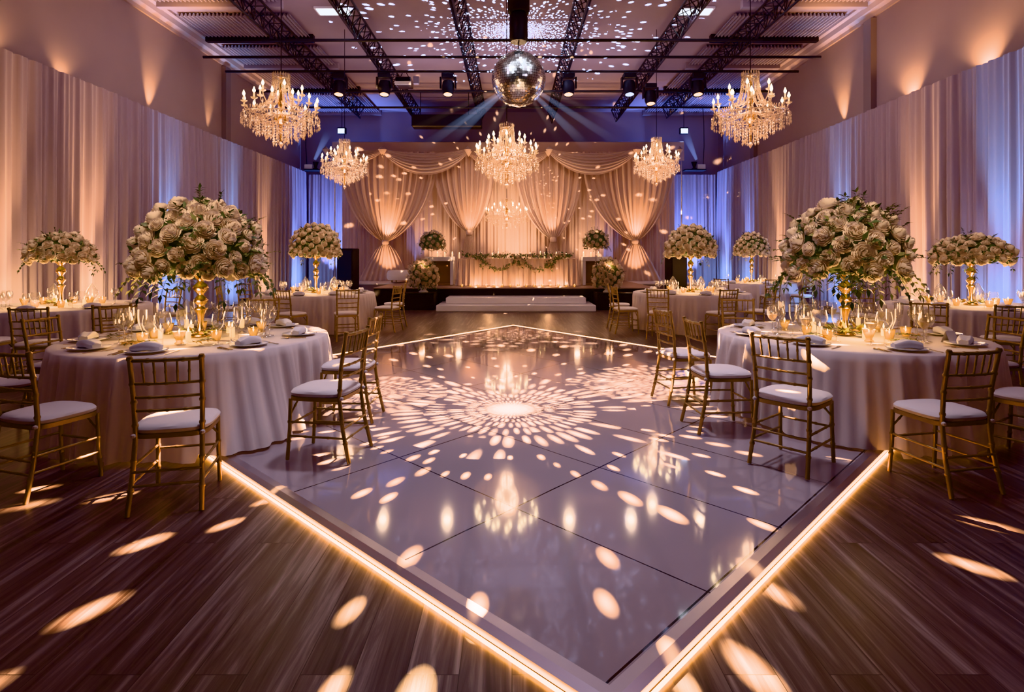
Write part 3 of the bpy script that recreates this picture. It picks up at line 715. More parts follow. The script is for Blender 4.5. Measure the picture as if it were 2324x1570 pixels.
def sprig(mb, p, d, L, n, lw, droop=.3, mi=0, stem=True):
    p = Vector(p); d = Vector(d).normalized(); pts = []
    side = d.cross(Vector((0,0,1)));  side = side.normalized() if side.length > .01 else Vector((1,0,0))
    for i in range(n+1):
        t = i/n; pts.append(p+d*L*t+Vector((0,0,-droop*L*t*t)))
    if stem: mb.tube(pts, .0022, 3, mi=mi)
    for i in range(1, n+1):
        tt = (pts[i]-pts[i-1]).normalized()
        for s in (-1, 1):
            dd = (tt*.6+side*s+Vector((R.uniform(-.3,.3),R.uniform(-.3,.3),R.uniform(-.2,.4)))).normalized()
            mb.leaf(pts[i], dd, Vector((R.uniform(-.3,.3),R.uniform(-.3,.3),1)), lw*R.uniform(.8,1.3), lw*.5, mi)
    mb.leaf(pts[-1], (pts[-1]-pts[-2]), (0,0,1), lw*1.2, lw*.5, mi)
def bouquet(lab, loc, hw, zt, zb, nr, rr_, sprigs, trail, group='flower domes', wild=.06, name='rose_bouquet', seedoff=0, phi_min=-.32):
    """dome of roses: half width hw, reaching zt above and zb below loc"""
    rs = random.Random(int(abs(loc[0]*100))+int(loc[1]*10)); t = thing(name, lab, 'flowers', loc, 0, group)
    gold = pi*(3-sqrt(5)); cnt = 0
    for i in range(nr):
        sz = 1-(1-phi_min)*(i+.5)/nr; q = i*gold; s_ = sqrt(max(0,1-sz*sz))
        if sz < 0: s_ = max(s_, .86)
        jit = 1+rs.uniform(-wild, wild)
        p = Vector((hw*s_*cos(q)*jit, hw*s_*sin(q)*jit, (zt*sz if sz > 0 else zb*(-sz)/(-phi_min)*-1)*jit))
        nrm = Vector((p.x/hw**2, p.y/hw**2, (p.z/zt**2 if sz > 0 else -.12/hw))).normalized()+Vector((rs.uniform(-.16,.16),rs.uniform(-.16,.16),rs.uniform(-.12,.12)))
        o = put('rose', ROSE[i % 2], t, p*.93); o.rotation_euler = (nrm.to_track_quat('Z','Y')@Euler((0,0,rs.uniform(0,6))).to_quaternion()).to_euler()
        k = rr_*rs.choice((.74,.9,1.0,1.0,1.08)); o.scale = (k,k,k)
    mb = MB(); A = hw*.9
    mb.lathe([(.01,-zb*.9),(hw*.45,-zb*.9),(hw*.82,-zb*.5),(hw*.84,0),(hw*.72,zt*.45),(hw*.45,zt*.72),(.01,zt*.84)], 20, mi=0)
    nl = int(nr*7)
    for i in range(nl):
        sz = rs.uniform(phi_min*1.25, 1); q = rs.uniform(0, 2*pi); s_ = sqrt(max(0,1-sz*sz)); s_ = max(s_,.85) if sz < 0 else s_
        p = Vector((hw*s_*cos(q), hw*s_*sin(q), zt*sz if sz > 0 else zb*sz/(-phi_min)))*rs.uniform(.80,.97); d = p.normalized()+Vector((rs.uniform(-.8,.8),rs.uniform(-.8,.8),rs.uniform(-.6,.6)))
        mb.leaf(p, d, p.normalized().cross(d) if rs.random() < .4 else p.normalized(), rr_*rs.uniform(.6,1.1), rr_*.45, 0 if rs.random() < .75 else 1)
    for i in range(sprigs):
        sz = rs.uniform(-.2, 1); q = rs.uniform(0, 2*pi); s_ = sqrt(max(0,1-sz*sz)); p = Vector((hw*s_*cos(q), hw*s_*sin(q), zt*sz if sz > 0 else zb*sz))*.9
        d = p.normalized()+Vector((0,0,.35)); sprig(mb, p, d, rr_*rs.uniform(1.2,2.3), 5, rr_*.55, .2, rs.choice((0,0,1)))
    for i in range(trail):
        q = rs.uniform(0, 2*pi); p = (hw*.86*cos(q), hw*.86*sin(q), -zb*.6); d = Vector((cos(q),sin(q),-.3)); sprig(mb, p, d, rr_*rs.uniform(1.3,2.6), 6, rr_*.72, .8, rs.choice((0,0,1)))
    mb.build('foliage', [M['leaf'], M['olive']], t, sharp=None)
    return t
VPROF = [(.085,0),(.088,.012),(.07,.03),(.04,.05),(.026,.10),(.022,.17),(.030,.24),(.048,.285),(.056,.30),(.034,.315),(.026,.33),(.05,.365),(.058,.385),(.044,.42),(.024,.445),(.024,.455),(.05,.49),(.064,.52),(.054,.555),(.026,.585),(.024,.60),(.042,.625),(.075,.655),(.088,.668),(.07,.662)]
VB = MB().lathe(VPROF, 26).mesh('vase_stand', M['brass'], sharp=None)
B = {1: (.55,.60,.10,88,.092,30,18,.86), 2: (.52,.56,.14,74,.096,44,26,.86), 3: (.44,.36,.07,64,.074,10,5,1.0), 4: (.50,.58,.10,96,.078,10,4,1.12), 5: (.51,.56,.10,96,.080,10,4,1.12), 6: (.48,.56,.10,90,.076,8,3,1.16), 7: (.52,.34,.07,70,.080,12,6,.97)}
BL = {1: 'big white rose dome with trailing greenery on the left near table stand', 2: 'big white rose dome with dark trailing ivy on the right near table stand',
      3: 'low white rose dome in front of the left wall drape', 4: 'neat round white rose dome at the table left of the stage', 5: 'neat round white rose dome at the table right of the stage',
      6: 'small white rose dome at the farthest right table', 7: 'wide flat white rose dome in front of the right wall drape'}
for k in T:
    nm, cx_, cy_, r = T[k]; hw, zt, zb, nr, rr_, sg, tr, vs = B[k]
    o = put('flower_stand', VB, None, (cx_, cy_, TZ+.004)); o.scale = (1.05, 1.05, vs); tag(o, 'tall turned gold flower stand on '+TB[k], 'vase', 'gold flower stands')
    bouquet(BL[k], (cx_, cy_, TZ+.004+.668*vs+zb*.9+.012), hw, zt, zb, nr, rr_, sg, tr)
# ---------------------------------------------------------------- tableware
def glass_mesh(prof, n=18, nm='bowl'): return MB().lathe(prof, n).mesh(nm, M['glass'], sharp=None)
WINE = glass_mesh([(.036,.002),(.036,.004),(.008,.009),(.004,.02),(.0038,.095),(.008,.105),(.030,.125),(.042,.155),(.043,.18),(.036,.225)])
BALLOON = glass_mesh([(.040,.002),(.040,.004),(.008,.009),(.0045,.02),(.0045,.10),(.010,.11),(.040,.13),(.057,.165),(.058,.19),(.046,.24)])
FLUTE = glass_mesh([(.032,.002),(.032,.004),(.007,.009),(.0038,.02),(.0038,.10),(.010,.115),(.030,.16),(.034,.20),(.034,.255)])
WINEL = MB().lathe([(.006,.107),(.029,.1255),(.0405,.155),(.0405,.158),(.001,.158)], 18).mesh('wine', thin_glass('pale_wine', (1,.88,.62), .12, .05, .35, (.9,.75,.5)))
EGG = glass_mesh([(.02,.045),(.045,.055),(.075,.10),(.085,.15),(.075,.21),(.048,.265),(.016,.315),(.004,.33)], 20, 'glass_globe')
PLATE = MB().lathe([(.001,.004),(.085,.004),(.10,.010),(.148,.016),(.150,.019),(.10,.0145),(.085,.009),(.001,.009)], 32).mesh('dinner_plate', M['porcelain'], sharp=None)
CHARG = MB().lathe([(.001,.001),(.12,.001),(.165,.008),(.167,.010),(.12,.0045),(.001,.0045)], 32)
CUP = MB().lathe([(.026,.001),(.027,.004),(.034,.03),(.038,.06),(.042,.085),(.0405,.085),(.036,.06),(.031,.03),(.024,.008),(.001,.008)], 28, rib=.07).mesh('glass_cup', M['amber'], sharp=None)
TULIP = MB().lathe([(.032,.001),(.034,.005),(.022,.016),(.024,.03),(.036,.06),(.047,.10),(.0455,.10),(.034,.06),(.022,.032),(.001,.03)], 28, rib=.08).mesh('glass_cup', M['amber'], sharp=None)
WAX = MB().lathe([(.001,.010),(.024,.010),(.028,.042),(.001,.044)], 14).mesh('wax', M['wax'], sharp=None)
FLAME = MB().lathe([(.001,0),(.006,.008),(.0075,.018),(.004,.034),(.0008,.046)], 8).mesh('flame', M['flame'], sharp=None)
PILL = MB().lathe([(.001,.0),(.021,.0),(.022,.004),(.022,.10),(.019,.104),(.001,.100)], 16).mesh('pillar', M['wax'], sharp=None)
def napkin_mesh(seed):
    mb = MB(); rr = random.Random(seed)
    def f(u, v):                                    # soft folded roll, lying along X
        q = 2*pi*u; e = 1-abs(2*v-1)**6*.35; n = 3.2; c, s = cos(q), sin(q)
        y = .052*math.copysign(abs(c)**(2/n), c)*e; z = .030+.030*math.copysign(abs(s)**(2/n), s)*e
        x = (v-.5)*.21+.006*sin(q*2+seed); z += .010*cos((v-.5)*5)-.006+.004*sin(q*5+v*4+seed)
        return (x, y, max(.001, z))
    mb.grid(f, 26, 14, wrap=True)
    for vv in (0, 1): mb.add([f(i/26, vv) for i in range(26)], [tuple(range(26)) if vv else tuple(range(25,-1,-1))])
    return mb.mesh('napkin', M['napkin'], sharp=75)
NAP = [napkin_mesh(1), napkin_mesh(2)]
def fork_mesh():
    mb = MB(); mb.box((0,-.04,.0015), (.007,.11,.0022)); mb.box((0,.028,.0018), (.012,.03,.002)); mb.box((0,-.09,.0015), (.011,.02,.0024))
    for k in range(4): mb.box((-.009+.006*k,.062,.002), (.0032,.045,.0018))
    mb.box((0,.042,.0018), (.022,.012,.002)); return mb.mesh('fork', M['goldcut'], False)
M['goldcut'] = pr('gold_cutlery', (.62,.43,.20), .25, 1.0)
FORK = fork_mesh()
KNIFE = MB().box((0,-.05,.002), (.010,.09,.003)).add([(-.008,-.005,.001),(.009,-.005,.001),(.010,.08,.001),(.002,.105,.001),(-.008,.09,.001),(-.008,-.005,.0028),(.009,-.005,.0028),(.010,.08,.0028),(.002,.105,.0028),(-.008,.09,.0028)],
    [(4,3,2,1,0),(5,6,7,8,9),(0,1,6,5),(1,2,7,6),(2,3,8,7),(3,4,9,8),(4,0,5,9)]).mesh('knife', M['goldcut'], False)
SPOON = MB().box((0,-.04,.0015), (.006,.12,.0022)).lathe([(.001,.001),(.014,.002),(.018,.006),(.016,.007),(.001,.004)], 14, (0,.04,0)).mesh('spoon', M['goldcut'], False)
def leafring(seed, r0, r1, n, gold):
    mb = MB(); rr = random.Random(seed)
    for i in range(n):
        q = rr.uniform(0,2*pi); r = rr.uniform(r0,r1); p = (r*cos(q), r*sin(q), rr.uniform(.03,.06)); d = (cos(q+rr.uniform(-1.4,1.4)), sin(q+rr.uniform(-1.4,1.4)), rr.uniform(.1,.7))
        mb.leaf(p, d, (rr.uniform(-.4,.4),rr.uniform(-.4,.4),1), rr.uniform(.07,.12), rr.uniform(.03,.055), 0 if rr.random() > gold else 1)
    return mb
CLOCK = ['far', 'far right', 'right-hand', 'near right', 'camera-side', 'near left', 'left-hand', 'far left']
def seatname(q):                                    # q: direction from the table centre, 0 = away from the camera, clockwise
    return CLOCK[int(round(q/45)) % 8]
first = {}
def inst(kind, me, loc, rz, label, cat, group, scale=None):
    o = put(kind, me, None, loc, rz)
    if scale: o.scale = (scale,)*3
    return tag(o, label, cat, group)
def glass(kind, me, loc, label, group, wine=False):
    o = put(kind, me, None, loc); tag(o, label, 'glass', group)
    if near: o.scale = (1.12, 1.12, 1.15)
    if wine: put('wine', WINEL, o)
    return o
def votive(loc, label, group, tulip=False, sc=1.0, name='votive_candle'):
    t = thing(name, label, 'candle', loc, R.uniform(0,3), group); t.scale = (sc,)*3
    put('glass_cup', TULIP if tulip else CUP, t); w = put('wax', WAX, t, (0,0,.028 if tulip else 0)); put('flame', FLAME, w, (0,0,.048)); return t
def pillar(loc, label, group, h=1.0):
    t = thing('pillar_candle', label, 'candle', loc, 0, group); p = put('pillar', PILL, t); p.scale = (1,1,h); put('flame', FLAME, t, (0,0,.102*h)); return t
PSET = {1: [4,32,84,128,176,214,252,298,334], 2: [8,48,92,136,182,226,268,312], 3: [120,165,205,60,250,310], 4: [100,140,180,222,262,20,320,60], 5: [98,140,180,220,262,20,320,60], 6: [120,180,235,300], 7: [100,150,195,240,280,330]}
ORD = ['', 'second ']
for k in T:
    nm, cx_, cy_, r = T[k]; near = k in (1, 2); z = TZ+.003; seen = {}
    P = lambda q, rad, zz=z: (cx_+rad*sin(radians(q)), cy_+rad*cos(radians(q)), zz)
    for q in PSET[k]:
        sn = seatname(q); seen[sn] = seen.get(sn, 0)+1; sn = (sn if seen[sn] == 1 else 'second '+sn)+' setting of '+TB[k]
        rz = -radians(q); pr_ = r-.235; dx, dy = cos(radians(q)), -sin(radians(q))
        t = thing('dinner_plate', 'white dinner plate, '+sn, 'plate', P(q,pr_), rz, 'place settings on round tables')
        put('plate', PLATE, t, (0,0,.0035)); put('charger', CHARG.mesh('charger', M['porcelain'], sharp=None) if 'charger' not in first else first['charger'], t)
        first.setdefault('charger', t.children[1].data)
        inst('napkin', NAP[int(q) % 2], P(q,pr_,z+.017), rz+R.uniform(-.25,.25), 'folded white napkin, '+sn, 'napkin', 'folded napkins')
        gx = P(q, r-.50); s_ = .13
        if near or k in (4,5,3,7):
            glass('wine_glass', WINE, (gx[0]+dx*s_, gx[1]+dy*s_, z), 'slim wine glass, '+sn, 'stemmed glasses', wine=k == 2)
            glass('balloon_glass', BALLOON, (gx[0]+dx*.02, gx[1]+dy*.02, z), 'round-bowled wine glass, '+sn, 'stemmed glasses')
        else: glass('wine_glass', WINE, gx, 'slim wine glass, '+sn, 'stemmed glasses')
        if near:
            glass('champagne_flute', FLUTE, P(q-9, r-.58), 'tall straight champagne glass, '+sn, 'stemmed glasses')
            for j, (me, nm2, off) in enumerate(((FORK,'fork',-.195),(KNIFE,'knife',.19),(SPOON,'spoon',.222))):
                p = P(q, pr_); inst(nm2, me, (p[0]+dx*off, p[1]+dy*off, z), rz+pi, 'gold %s, %s' % (nm2, sn), nm2, 'gold cutlery', 1.15)
    # candles round the flower stand
    nv = 9 if near else (7 if k != 6 else 5)
    for i in range(nv):
        q = 360*i/nv+k*13; sn = ['first clockwise','second clockwise','third clockwise','fourth clockwise','fifth clockwise','sixth clockwise','seventh clockwise','eighth clockwise','ninth clockwise'][i]
        vr = .38+.06*(i % 3)
        while k != 6 and any(hypot(P(q,vr)[0]-cx_-s_*(.27 if near else .30), P(q,vr)[1]-cy_-.24) < .15 for s_ in (-1,1)): vr += .03
        votive(P(q, vr), 'lit ribbed amber votive, %s round the stand on %s' % (sn, TB[k]), 'candles round the flower stands', tulip=(i % 3 == 1), sc=1.05 if near else 1.2)
    npc = 5 if near else 4
    for i in range(npc):
        q = 360*i/npc+20+k*7; sn = ['first','second','third','fourth','fifth','sixth'][i]
        pillar(P(q, .29+.03*(i % 2)), 'small lit ivory pillar candle, %s clockwise round the stand on %s' % (sn, TB[k]), 'candles round the flower stands', R.uniform(.55,.95))
    o = thing('leaf_wreath', 'green and gold leaf wreath round the flower stand on '+TB[k], 'wreath', (cx_,cy_,z), 0, 'leaf wreaths')
    leafring(k, .10, (.18 if near else .16), 70, .3).build('leaves', [M['olive'], M['goldleaf']], o, sharp=None)
    # egg shaped hurricane glasses
    for s in ((-1, 1) if k != 6 else ()):
        p = (cx_+s*(.27 if near else .30), cy_+.24, z); t = thing('hurricane_lamp', 'egg-shaped glass hurricane %s of the stand on %s' % ('left' if s < 0 else 'right', TB[k]), 'candle holder', p, 0, 'hurricane glasses')
        MB().lathe([(.04,0),(.042,.006),(.012,.02),(.010,.035),(.022,.046)], 16).build('foot', M['glass'], t); put('glass_globe', EGG, t)
        w = put('candle', PILL, t, (0,0,.05)); w.scale = (.9,.9,.8); put('flame', FLAME, w, (0,0,.105))
near = False
# loose greenery and a folded card
for k, spots_ in ((1, ((-.36,-.56),(.22,-.62),(-.58,-.28))), (2, ((.0,-.62),(-.48,-.42),(.50,-.34)))):
    for i, (a, b) in enumerate(spots_):
        mb = MB(); sprig(mb, (0,0,.03), (1,.15,.05), .22, 6, .07, .02, 0); sprig(mb, (0.02,0,.032), (.8,-.5,.08), .16, 5, .06, .05, 1)
        o = mb.build('leaf_sprig', [M['olive'], M['goldleaf']], sharp=None, loc=(T[k][1]+a, T[k][2]+b, TZ+.004), rz=i*1.1)
        tag(o, 'loose green and gold leaf sprig, the %s on %s' % ((('inner left one','right one','outer left one') if k == 1 else ('middle one','left one','right one'))[i], TB[k]), 'sprig', 'loose sprigs')
tag(MB().add([(-.055,-.04,0),(.055,-.04,0),(.055,0,.10),(-.055,0,.10),(.055,.04,0),(-.055,.04,0)], [(0,1,2,3),(3,2,4,5)]).build('place_card', M['napkin'], smooth=False, loc=(T[2][1]+.60,T[2][2]-.52,TZ+.005), rz=.3), 'folded blank white tent card on the right near table', 'card')

# ---------------------------------------------------------------- head table flowers and candles
GX = lambda px: atx(px, HY-.45)
def garland():
    t = thing('garland', 'leafy garland with pale roses swagged along the head table front', 'garland', (0, HY-.47, 0))
    mb = MB(); rs = random.Random(5)
    pts = [(1052,576),(1070,580),(1092,586),(1104,596)], [(1100,592),(1112,606),(1130,612),(1150,606),(1166,592),(1175,583)], [(1180,583),(1192,598),(1208,610),(1226,611),(1246,602),(1262,588)], [(1238,600),(1256,590),(1276,581),(1300,577)], [(1060,578),(1110,580),(1170,580),(1230,580),(1290,578)], [(1098,594),(1094,608)], [(1254,592),(1252,612)], [(1172,586),(1182,606)]
    roses = []
    for w in pts:
        Q = [Vector((GX(a), -.03, atz(b, HY-.45))) for a, b in w]
        for i in range(len(Q)-1):
            m = max(3, int((Q[i+1]-Q[i]).length/.012))
            for j in range(m):
                p = Q[i].lerp(Q[i+1], j/m)+Vector((rs.gauss(0,.025), -abs(rs.gauss(0,.03)), rs.gauss(0,.022)))
                mb.leaf(p, (rs.uniform(-1,1), rs.uniform(-.8,.1), rs.uniform(-1,.6)), (rs.uniform(-.5,.5),-1,rs.uniform(0,.6)), rs.uniform(.06,.12), rs.uniform(.03,.05), 0 if rs.random() < .7 else 1)
                if rs.random() < .035: roses.append(p)
    mb.build('garland_leaves', [M['leaf'], M['olive']], t, sharp=None)
    for k in range(10): roses.append(Vector((GX(1176)+rs.gauss(0,.10), -.05, atz(592,HY-.45)+rs.gauss(0,.07))))
    for i, p in enumerate(roses[:60]):
        o = put('rose', ROSE[i % 2], t, p+Vector((0,-.03,0))); o.rotation_euler = (radians(75)+rs.uniform(-.3,.3), 0, rs.uniform(-.5,.5)); o.scale = (.06,)*3
garland()
hz = HZ+.012
for i, (px, s) in enumerate(((1043,1.3),(1118,1.2),(1131,1.6),(1203,1.3),(1226,1.7),(1236,1.3),(1262,1.5),(1285,1.2))):
    pillar((atx(px,HY), HY-.1+.12*(i % 2), hz), 'lit ivory pillar candle on the head table, %s from the left end' % ['first','second','third','fourth','fifth','sixth','seventh','last'][i], 'head table candles', s*1.1)
for i, px in enumerate((1090,1122,1150,1212,1233,1247,1270)):
    glass('wine_glass', BALLOON, (atx(px,HY), HY+.12, hz), 'stemmed glass on the head table, %s from the left end' % ['first','second','third','fourth','fifth','sixth','last'][i], 'head table glasses')
o = MB().lathe([(.001,0),(.04,0),(.042,.01),(.042,.19),(.03,.23),(.014,.26),(.014,.33),(.001,.33)], 16).build('wine_bottle', M['blackglass'], loc=(atx(1241,HY), HY+.22, hz)); tag(o, 'dark bottle standing on the head table', 'bottle')
for s, nm in ((-1,'left'),(1,'right')):
    for i in range(3): pillar((HX+s*(2.12+.24*i), 18.5, ZT+.015+.912), 'lit ivory pillar candle on the %s console, %s' % (nm, ['beside the head table','middle one','outer end'][i]), 'console candles', 1.2-.2*(i == 1))
for i in range(15):
    votive((HX-1.7+3.4*i/14, 17.32+.05*(i % 2), ZT+.012), 'lit tea light on the stage edge below the head table, %s from the left' % ['first','second','third','fourth','fifth','sixth','seventh','eighth','ninth','tenth','eleventh','twelfth','thirteenth','fourteenth','last'][i], 'tea lights along the stage edge', sc=.9, name='tea_light')
for s, nm, px, py in ((-1,'left',981,548),(1,'right',1352,545)):
    Y = 17.75; x, zc = atx(px,Y), atz(py,Y)
    t = thing('acrylic_stand', 'clear flower stand on the stage beside the %s console' % nm, 'stand', (x, Y, ZT+.012))
    h = zc-.27-ZT-.012
    MB().lathe([(.16,0),(.16,.012),(.03,.02),(.025,.05),(.025,h-.08),(.05,h-.03),(.10,h),(.001,h)], 18).build('stand_body', M['glass'], t)
    bouquet('white and dark green flower ball on a clear stand, %s of the head table' % nm, (x, Y, zc-.06), .40, .40, .18, 46, .07, 14, 4, 'stage flowers', .12, 'flower_ball', phi_min=-.7)
    x = .1+s*2.62; t = thing('flower_urn', 'low white urn on the %s black plinth' % nm, 'vase', (x, 16.3, .489))
    MB().lathe([(.13,0),(.14,.02),(.08,.06),(.09,.10),(.22,.24),(.25,.30),(.23,.30),(.001,.26)], 20).build('urn_body', M['porcelain'], t)
    bouquet('glowing peach and white floor arrangement on the %s plinth beside the steps' % nm, (x, 16.3, .489+.47), .43, .46, .30, 66, .088, 24, 0, 'stage flowers', .12, 'floor_arrangement', phi_min=-.8)
# ---------------------------------------------------------------- lamps
def lamp(kind, nm, loc, energy, col, size=.05, rot=None, target=None, angle=60, blend=1.0, spread=None):
    d = bpy.data.lights.new(nm, kind); d.energy = energy; d.color = col
    if kind == 'SPOT': d.spot_size = radians(angle); d.spot_blend = blend; d.shadow_soft_size = size
    elif kind == 'POINT': d.shadow_soft_size = size
    elif kind == 'AREA': d.shape = 'RECTANGLE'; d.size, d.size_y = size if isinstance(size, tuple) else (size, size)
    o = bpy.data.objects.new(nm, d); COL.objects.link(o); o.location = loc
    if target is not None: o.rotation_euler = (Vector(target)-Vector(loc)).to_track_quat('-Z','Y').to_euler()
    elif rot: o.rotation_euler = rot
    return o
WARM, AMB, BLUE, CYAN, LILAC = (1,.60,.34), (1,.50,.22), (.20,.32,1), (.22,.50,1), (.86,.70,1)
K = 1.0
for (t, loc, hh), e in zip(CH, (62,62,140,90,90,80)):
    lamp('POINT', 'chandelier_glow', (loc[0], loc[1], loc[2]+hh*.50), e*K, (1,.62,.38), .22)
    lamp('POINT', 'chandelier_glow', (loc[0], loc[1], loc[2]+hh*.22), e*.25*K, (1,.62,.38), .12)
for k in T: lamp('POINT', 'candle_glow', (T[k][1]-.04, T[k][2]-.30, TZ+.26), (26 if k in (1,2) else 30)*K, (1,.58,.24), .12)
for k in (3,4,5,6,7): lamp('POINT', 'candle_glow', (T[k][1]+.1, T[k][2]+.32, TZ+.26), 16*K, (1,.58,.24), .12)
# uplights standing at the foot of the drapes
def par(loc, warm, lab, rz):
    t = thing('uplight', lab, 'uplight', loc, rz, 'uplights along the drapes')
    MB().lathe([(.075,.03),(.09,.05),(.09,.20),(.08,.22),(.07,.215)], 16).build('can', M['black'], t); MB().lathe([(.001,.205),(.07,.206)], 16).build('lens', M['warmlens'] if warm else M['coollens'], t)
    for s in (-1, 1): MB().box((s*.098,0,.07), (.012,.05,.14)).build('bracket', M['black'], t)
UP = [(-1,9.55,1,380),(-1,11.5,1,420),(-1,14.1,0,420),(-1,17.3,0,420),(-1,19.6,1,360),(-1,22.4,0,560),(1,9.9,0,460),(1,11.9,1,420),(1,14.75,0,420),(1,18.2,1,420),(1,20.6,0,380),(1,22.6,0,640)]
ordn = {(-1,1): 0, (-1,0): 0, (1,1): 0, (1,0): 0}
for s, Y, warm, e in UP:
    ordn[(s,warm)] += 1; n = ordn[(s,warm)]
    par((s*(XD-.42), Y, .003), warm, '%s floor uplight at the %s wall drape, %s of its colour from the camera' % ('warm' if warm else 'blue', 'left' if s < 0 else 'right', ['first','second','third','fourth'][n-1]), 0)
    lamp('SPOT', 'uplight_beam', (s*(XD-.42), Y, .24), e*4.2*K, AMB if warm else (CYAN if Y < 18 else BLUE), .05, target=(s*(XD-.20), Y, 3.0), angle=27)
    lamp('SPOT', 'uplight_core', (s*(XD-.30), Y, .26), e*2.5*K, (1,.56,.26) if warm else (.22,.42,1), .04, target=(s*(XD-.10), Y, 1.9), angle=24)
    lamp('POINT', 'uplight_spill', (s*(XD-.30), Y, .55), e*.07*K, (1,.60,.28) if warm else (.22,.45,1), .06)
    lamp('POINT', 'uplight_spill', (s*(XD-.26), Y, 1.0), e*.035*K, (1,.60,.28) if warm else (.22,.45,1), .06)
    lamp('SPOT', 'uplight_wash', (s*(XD-.62), Y, .24), e*.28*K, (1,.52,.34) if warm else (.30,.34,1), .05, target=(s*(XD-.02), Y+.1, 3.4), angle=62)
for s in (-1, 1):
    lamp('SPOT', 'corner_beam', (s*7.35, YD-.55, .3), 4200*K, BLUE, .05, target=(s*7.45, YD-.1, 4.0), angle=62)
    lamp('SPOT', 'corner_beam', (s*6.5, YD-.45, .9), 1900*K, BLUE, .05, target=(s*6.5, YD-.1, 4.4), angle=60)
    # stage drapes
    lamp('SPOT', 'drape_uplight', (.0+s*4.65, 21.15, 2.02), 520*K, AMB, .03, target=(s*4.6, 21.75, 4.6), angle=70)
    lamp('SPOT', 'drape_uplight', (s*4.6, 20.9, .75), 240*K, AMB, .03, target=(s*4.6, 21.6, 2.2), angle=80)
    lamp('SPOT', 'drape_uplight', (.0+s*1.55-.05, 21.3, 2.2), 260*K, AMB, .03, target=(s*1.5, 21.8, 4.6), angle=70)
    lamp('SPOT', 'backdrop_uplight', (s*2.9, 21.7, .75), 380*K, WARM, .05, target=(s*2.9, 22.2, 4.0), angle=80)
    lamp('SPOT', 'backdrop_uplight', (s*3.7, 21.9, .75), 140*K, BLUE, .05, target=(s*3.7, 22.25, 3.4), angle=50)
    lamp('POINT', 'stage_candle_glow', (HX+s*.9, HY-.95, ZT+.16), 14*K, AMB, .05)
    lamp('POINT', 'stage_candle_glow', (HX+s*1.9, HY+.0, HZ+.28), 16*K, WARM, .08)
    lamp('POINT', 'arrangement_glow', (.1+s*2.62, 16.0, 1.25), 16*K, AMB, .08)
lamp('SPOT', 'backdrop_uplight', (.1, 21.2, .75), 700*K, WARM, .05, target=(.1, 22.2, 3.6), angle=95)
lamp('SPOT', 'stage_wash', (0, 14.5, 6.9), 1100*K, (1,.62,.44), .3, target=(0, 21.5, 2.4), angle=62)
for i in range(5): lamp('POINT', 'tea_light_glow', (HX-1.3+.65*i, HY-.66, ZT+.10), 9*K, (1,.55,.25), .03)
for x, y, z, e, c_ in ((-2.2,5.2,6.6,700,(.85,.92,1)),(2.4,5.8,6.8,700,(.85,.92,1)),(.3,5.6,1.2,260,(1,.66,.36)),(-1.5,10.9,7.2,500,(.8,.9,1)),(.4,6.6,7.5,700,(.8,.88,1))):
    lamp('SPOT', 'ball_fill', (x, y, z), e*4*K, c_, .16, target=(bx, YBALL, bz), angle=9)  # unseen fills added so the mirror tiles brighten and sparkle
# lamps on the third pipe light the hall below
for loc in SPOT_POS: lamp('SPOT', 'head_beam', (loc[0], loc[1]-.25, loc[2]-.72), 160*K, (1,.70,.48), .1, target=(loc[0]*.8, loc[1]-5.5, 0), angle=64)
# glow spilling out from behind the drapes onto the upper walls
for s, Y, e, ang in ((-1,13.9,420,46),(-1,16.6,200,36),(-1,11.2,40,100),(-1,9.6,60,110),(1,10.6,200,110),(1,12.6,200,100),(1,9.2,150,110),(1,15.2,460,50)):
    lamp('SPOT', 'wall_glow', (s*(XD+.15), Y, ZD-.12), e*K, AMB, .03, target=(s*(XD+.22), Y+.25, ZD+2), angle=ang)
for s in (-1, 1): lamp('SPOT', 'cornice_glow', (s*7.4, 13.2, 6.3), 240*K, AMB, .05, target=(s*7.7, 13.6, 7.7), angle=90)
# unseen area fills, added to brighten the near hall and side drapes
for s in (-1, 1):
    lamp('AREA', 'unseen_fill', (s*4.2, 4.2, 7.5), 105*K, (.95,.70,.92), (3,3), target=(s*3.2, 6.5, 0))
    lamp('AREA', 'unseen_fill', (s*4.0, 12.5, 6.4), 60*K, (.86,.66,1), (2,2), target=(s*9, 15, 2.5))
lamp('AREA', 'ceiling_fill', (0, 17.5, 5.6), 105*K, (.86,.70,.98), (9,3), rot=(pi,0,0))  # unseen area fill aimed upwards, added to lift the ceiling
lamp('SPOT', 'ceiling_wash_blue', (6.3, 21.5, 5.3), 120*K, BLUE, .1, target=(6.2,20.5,7.7), angle=90)
lamp('SPOT', 'back_wall_wash', (-6.6, 22.9, 5.2), 60*K, BLUE, .1, target=(-6.6,24.4,6.2), angle=100)
lamp('SPOT', 'back_wall_wash', (6.6, 22.9, 5.2), 60*K, BLUE, .1, target=(6.6,24.4,6.2), angle=100)

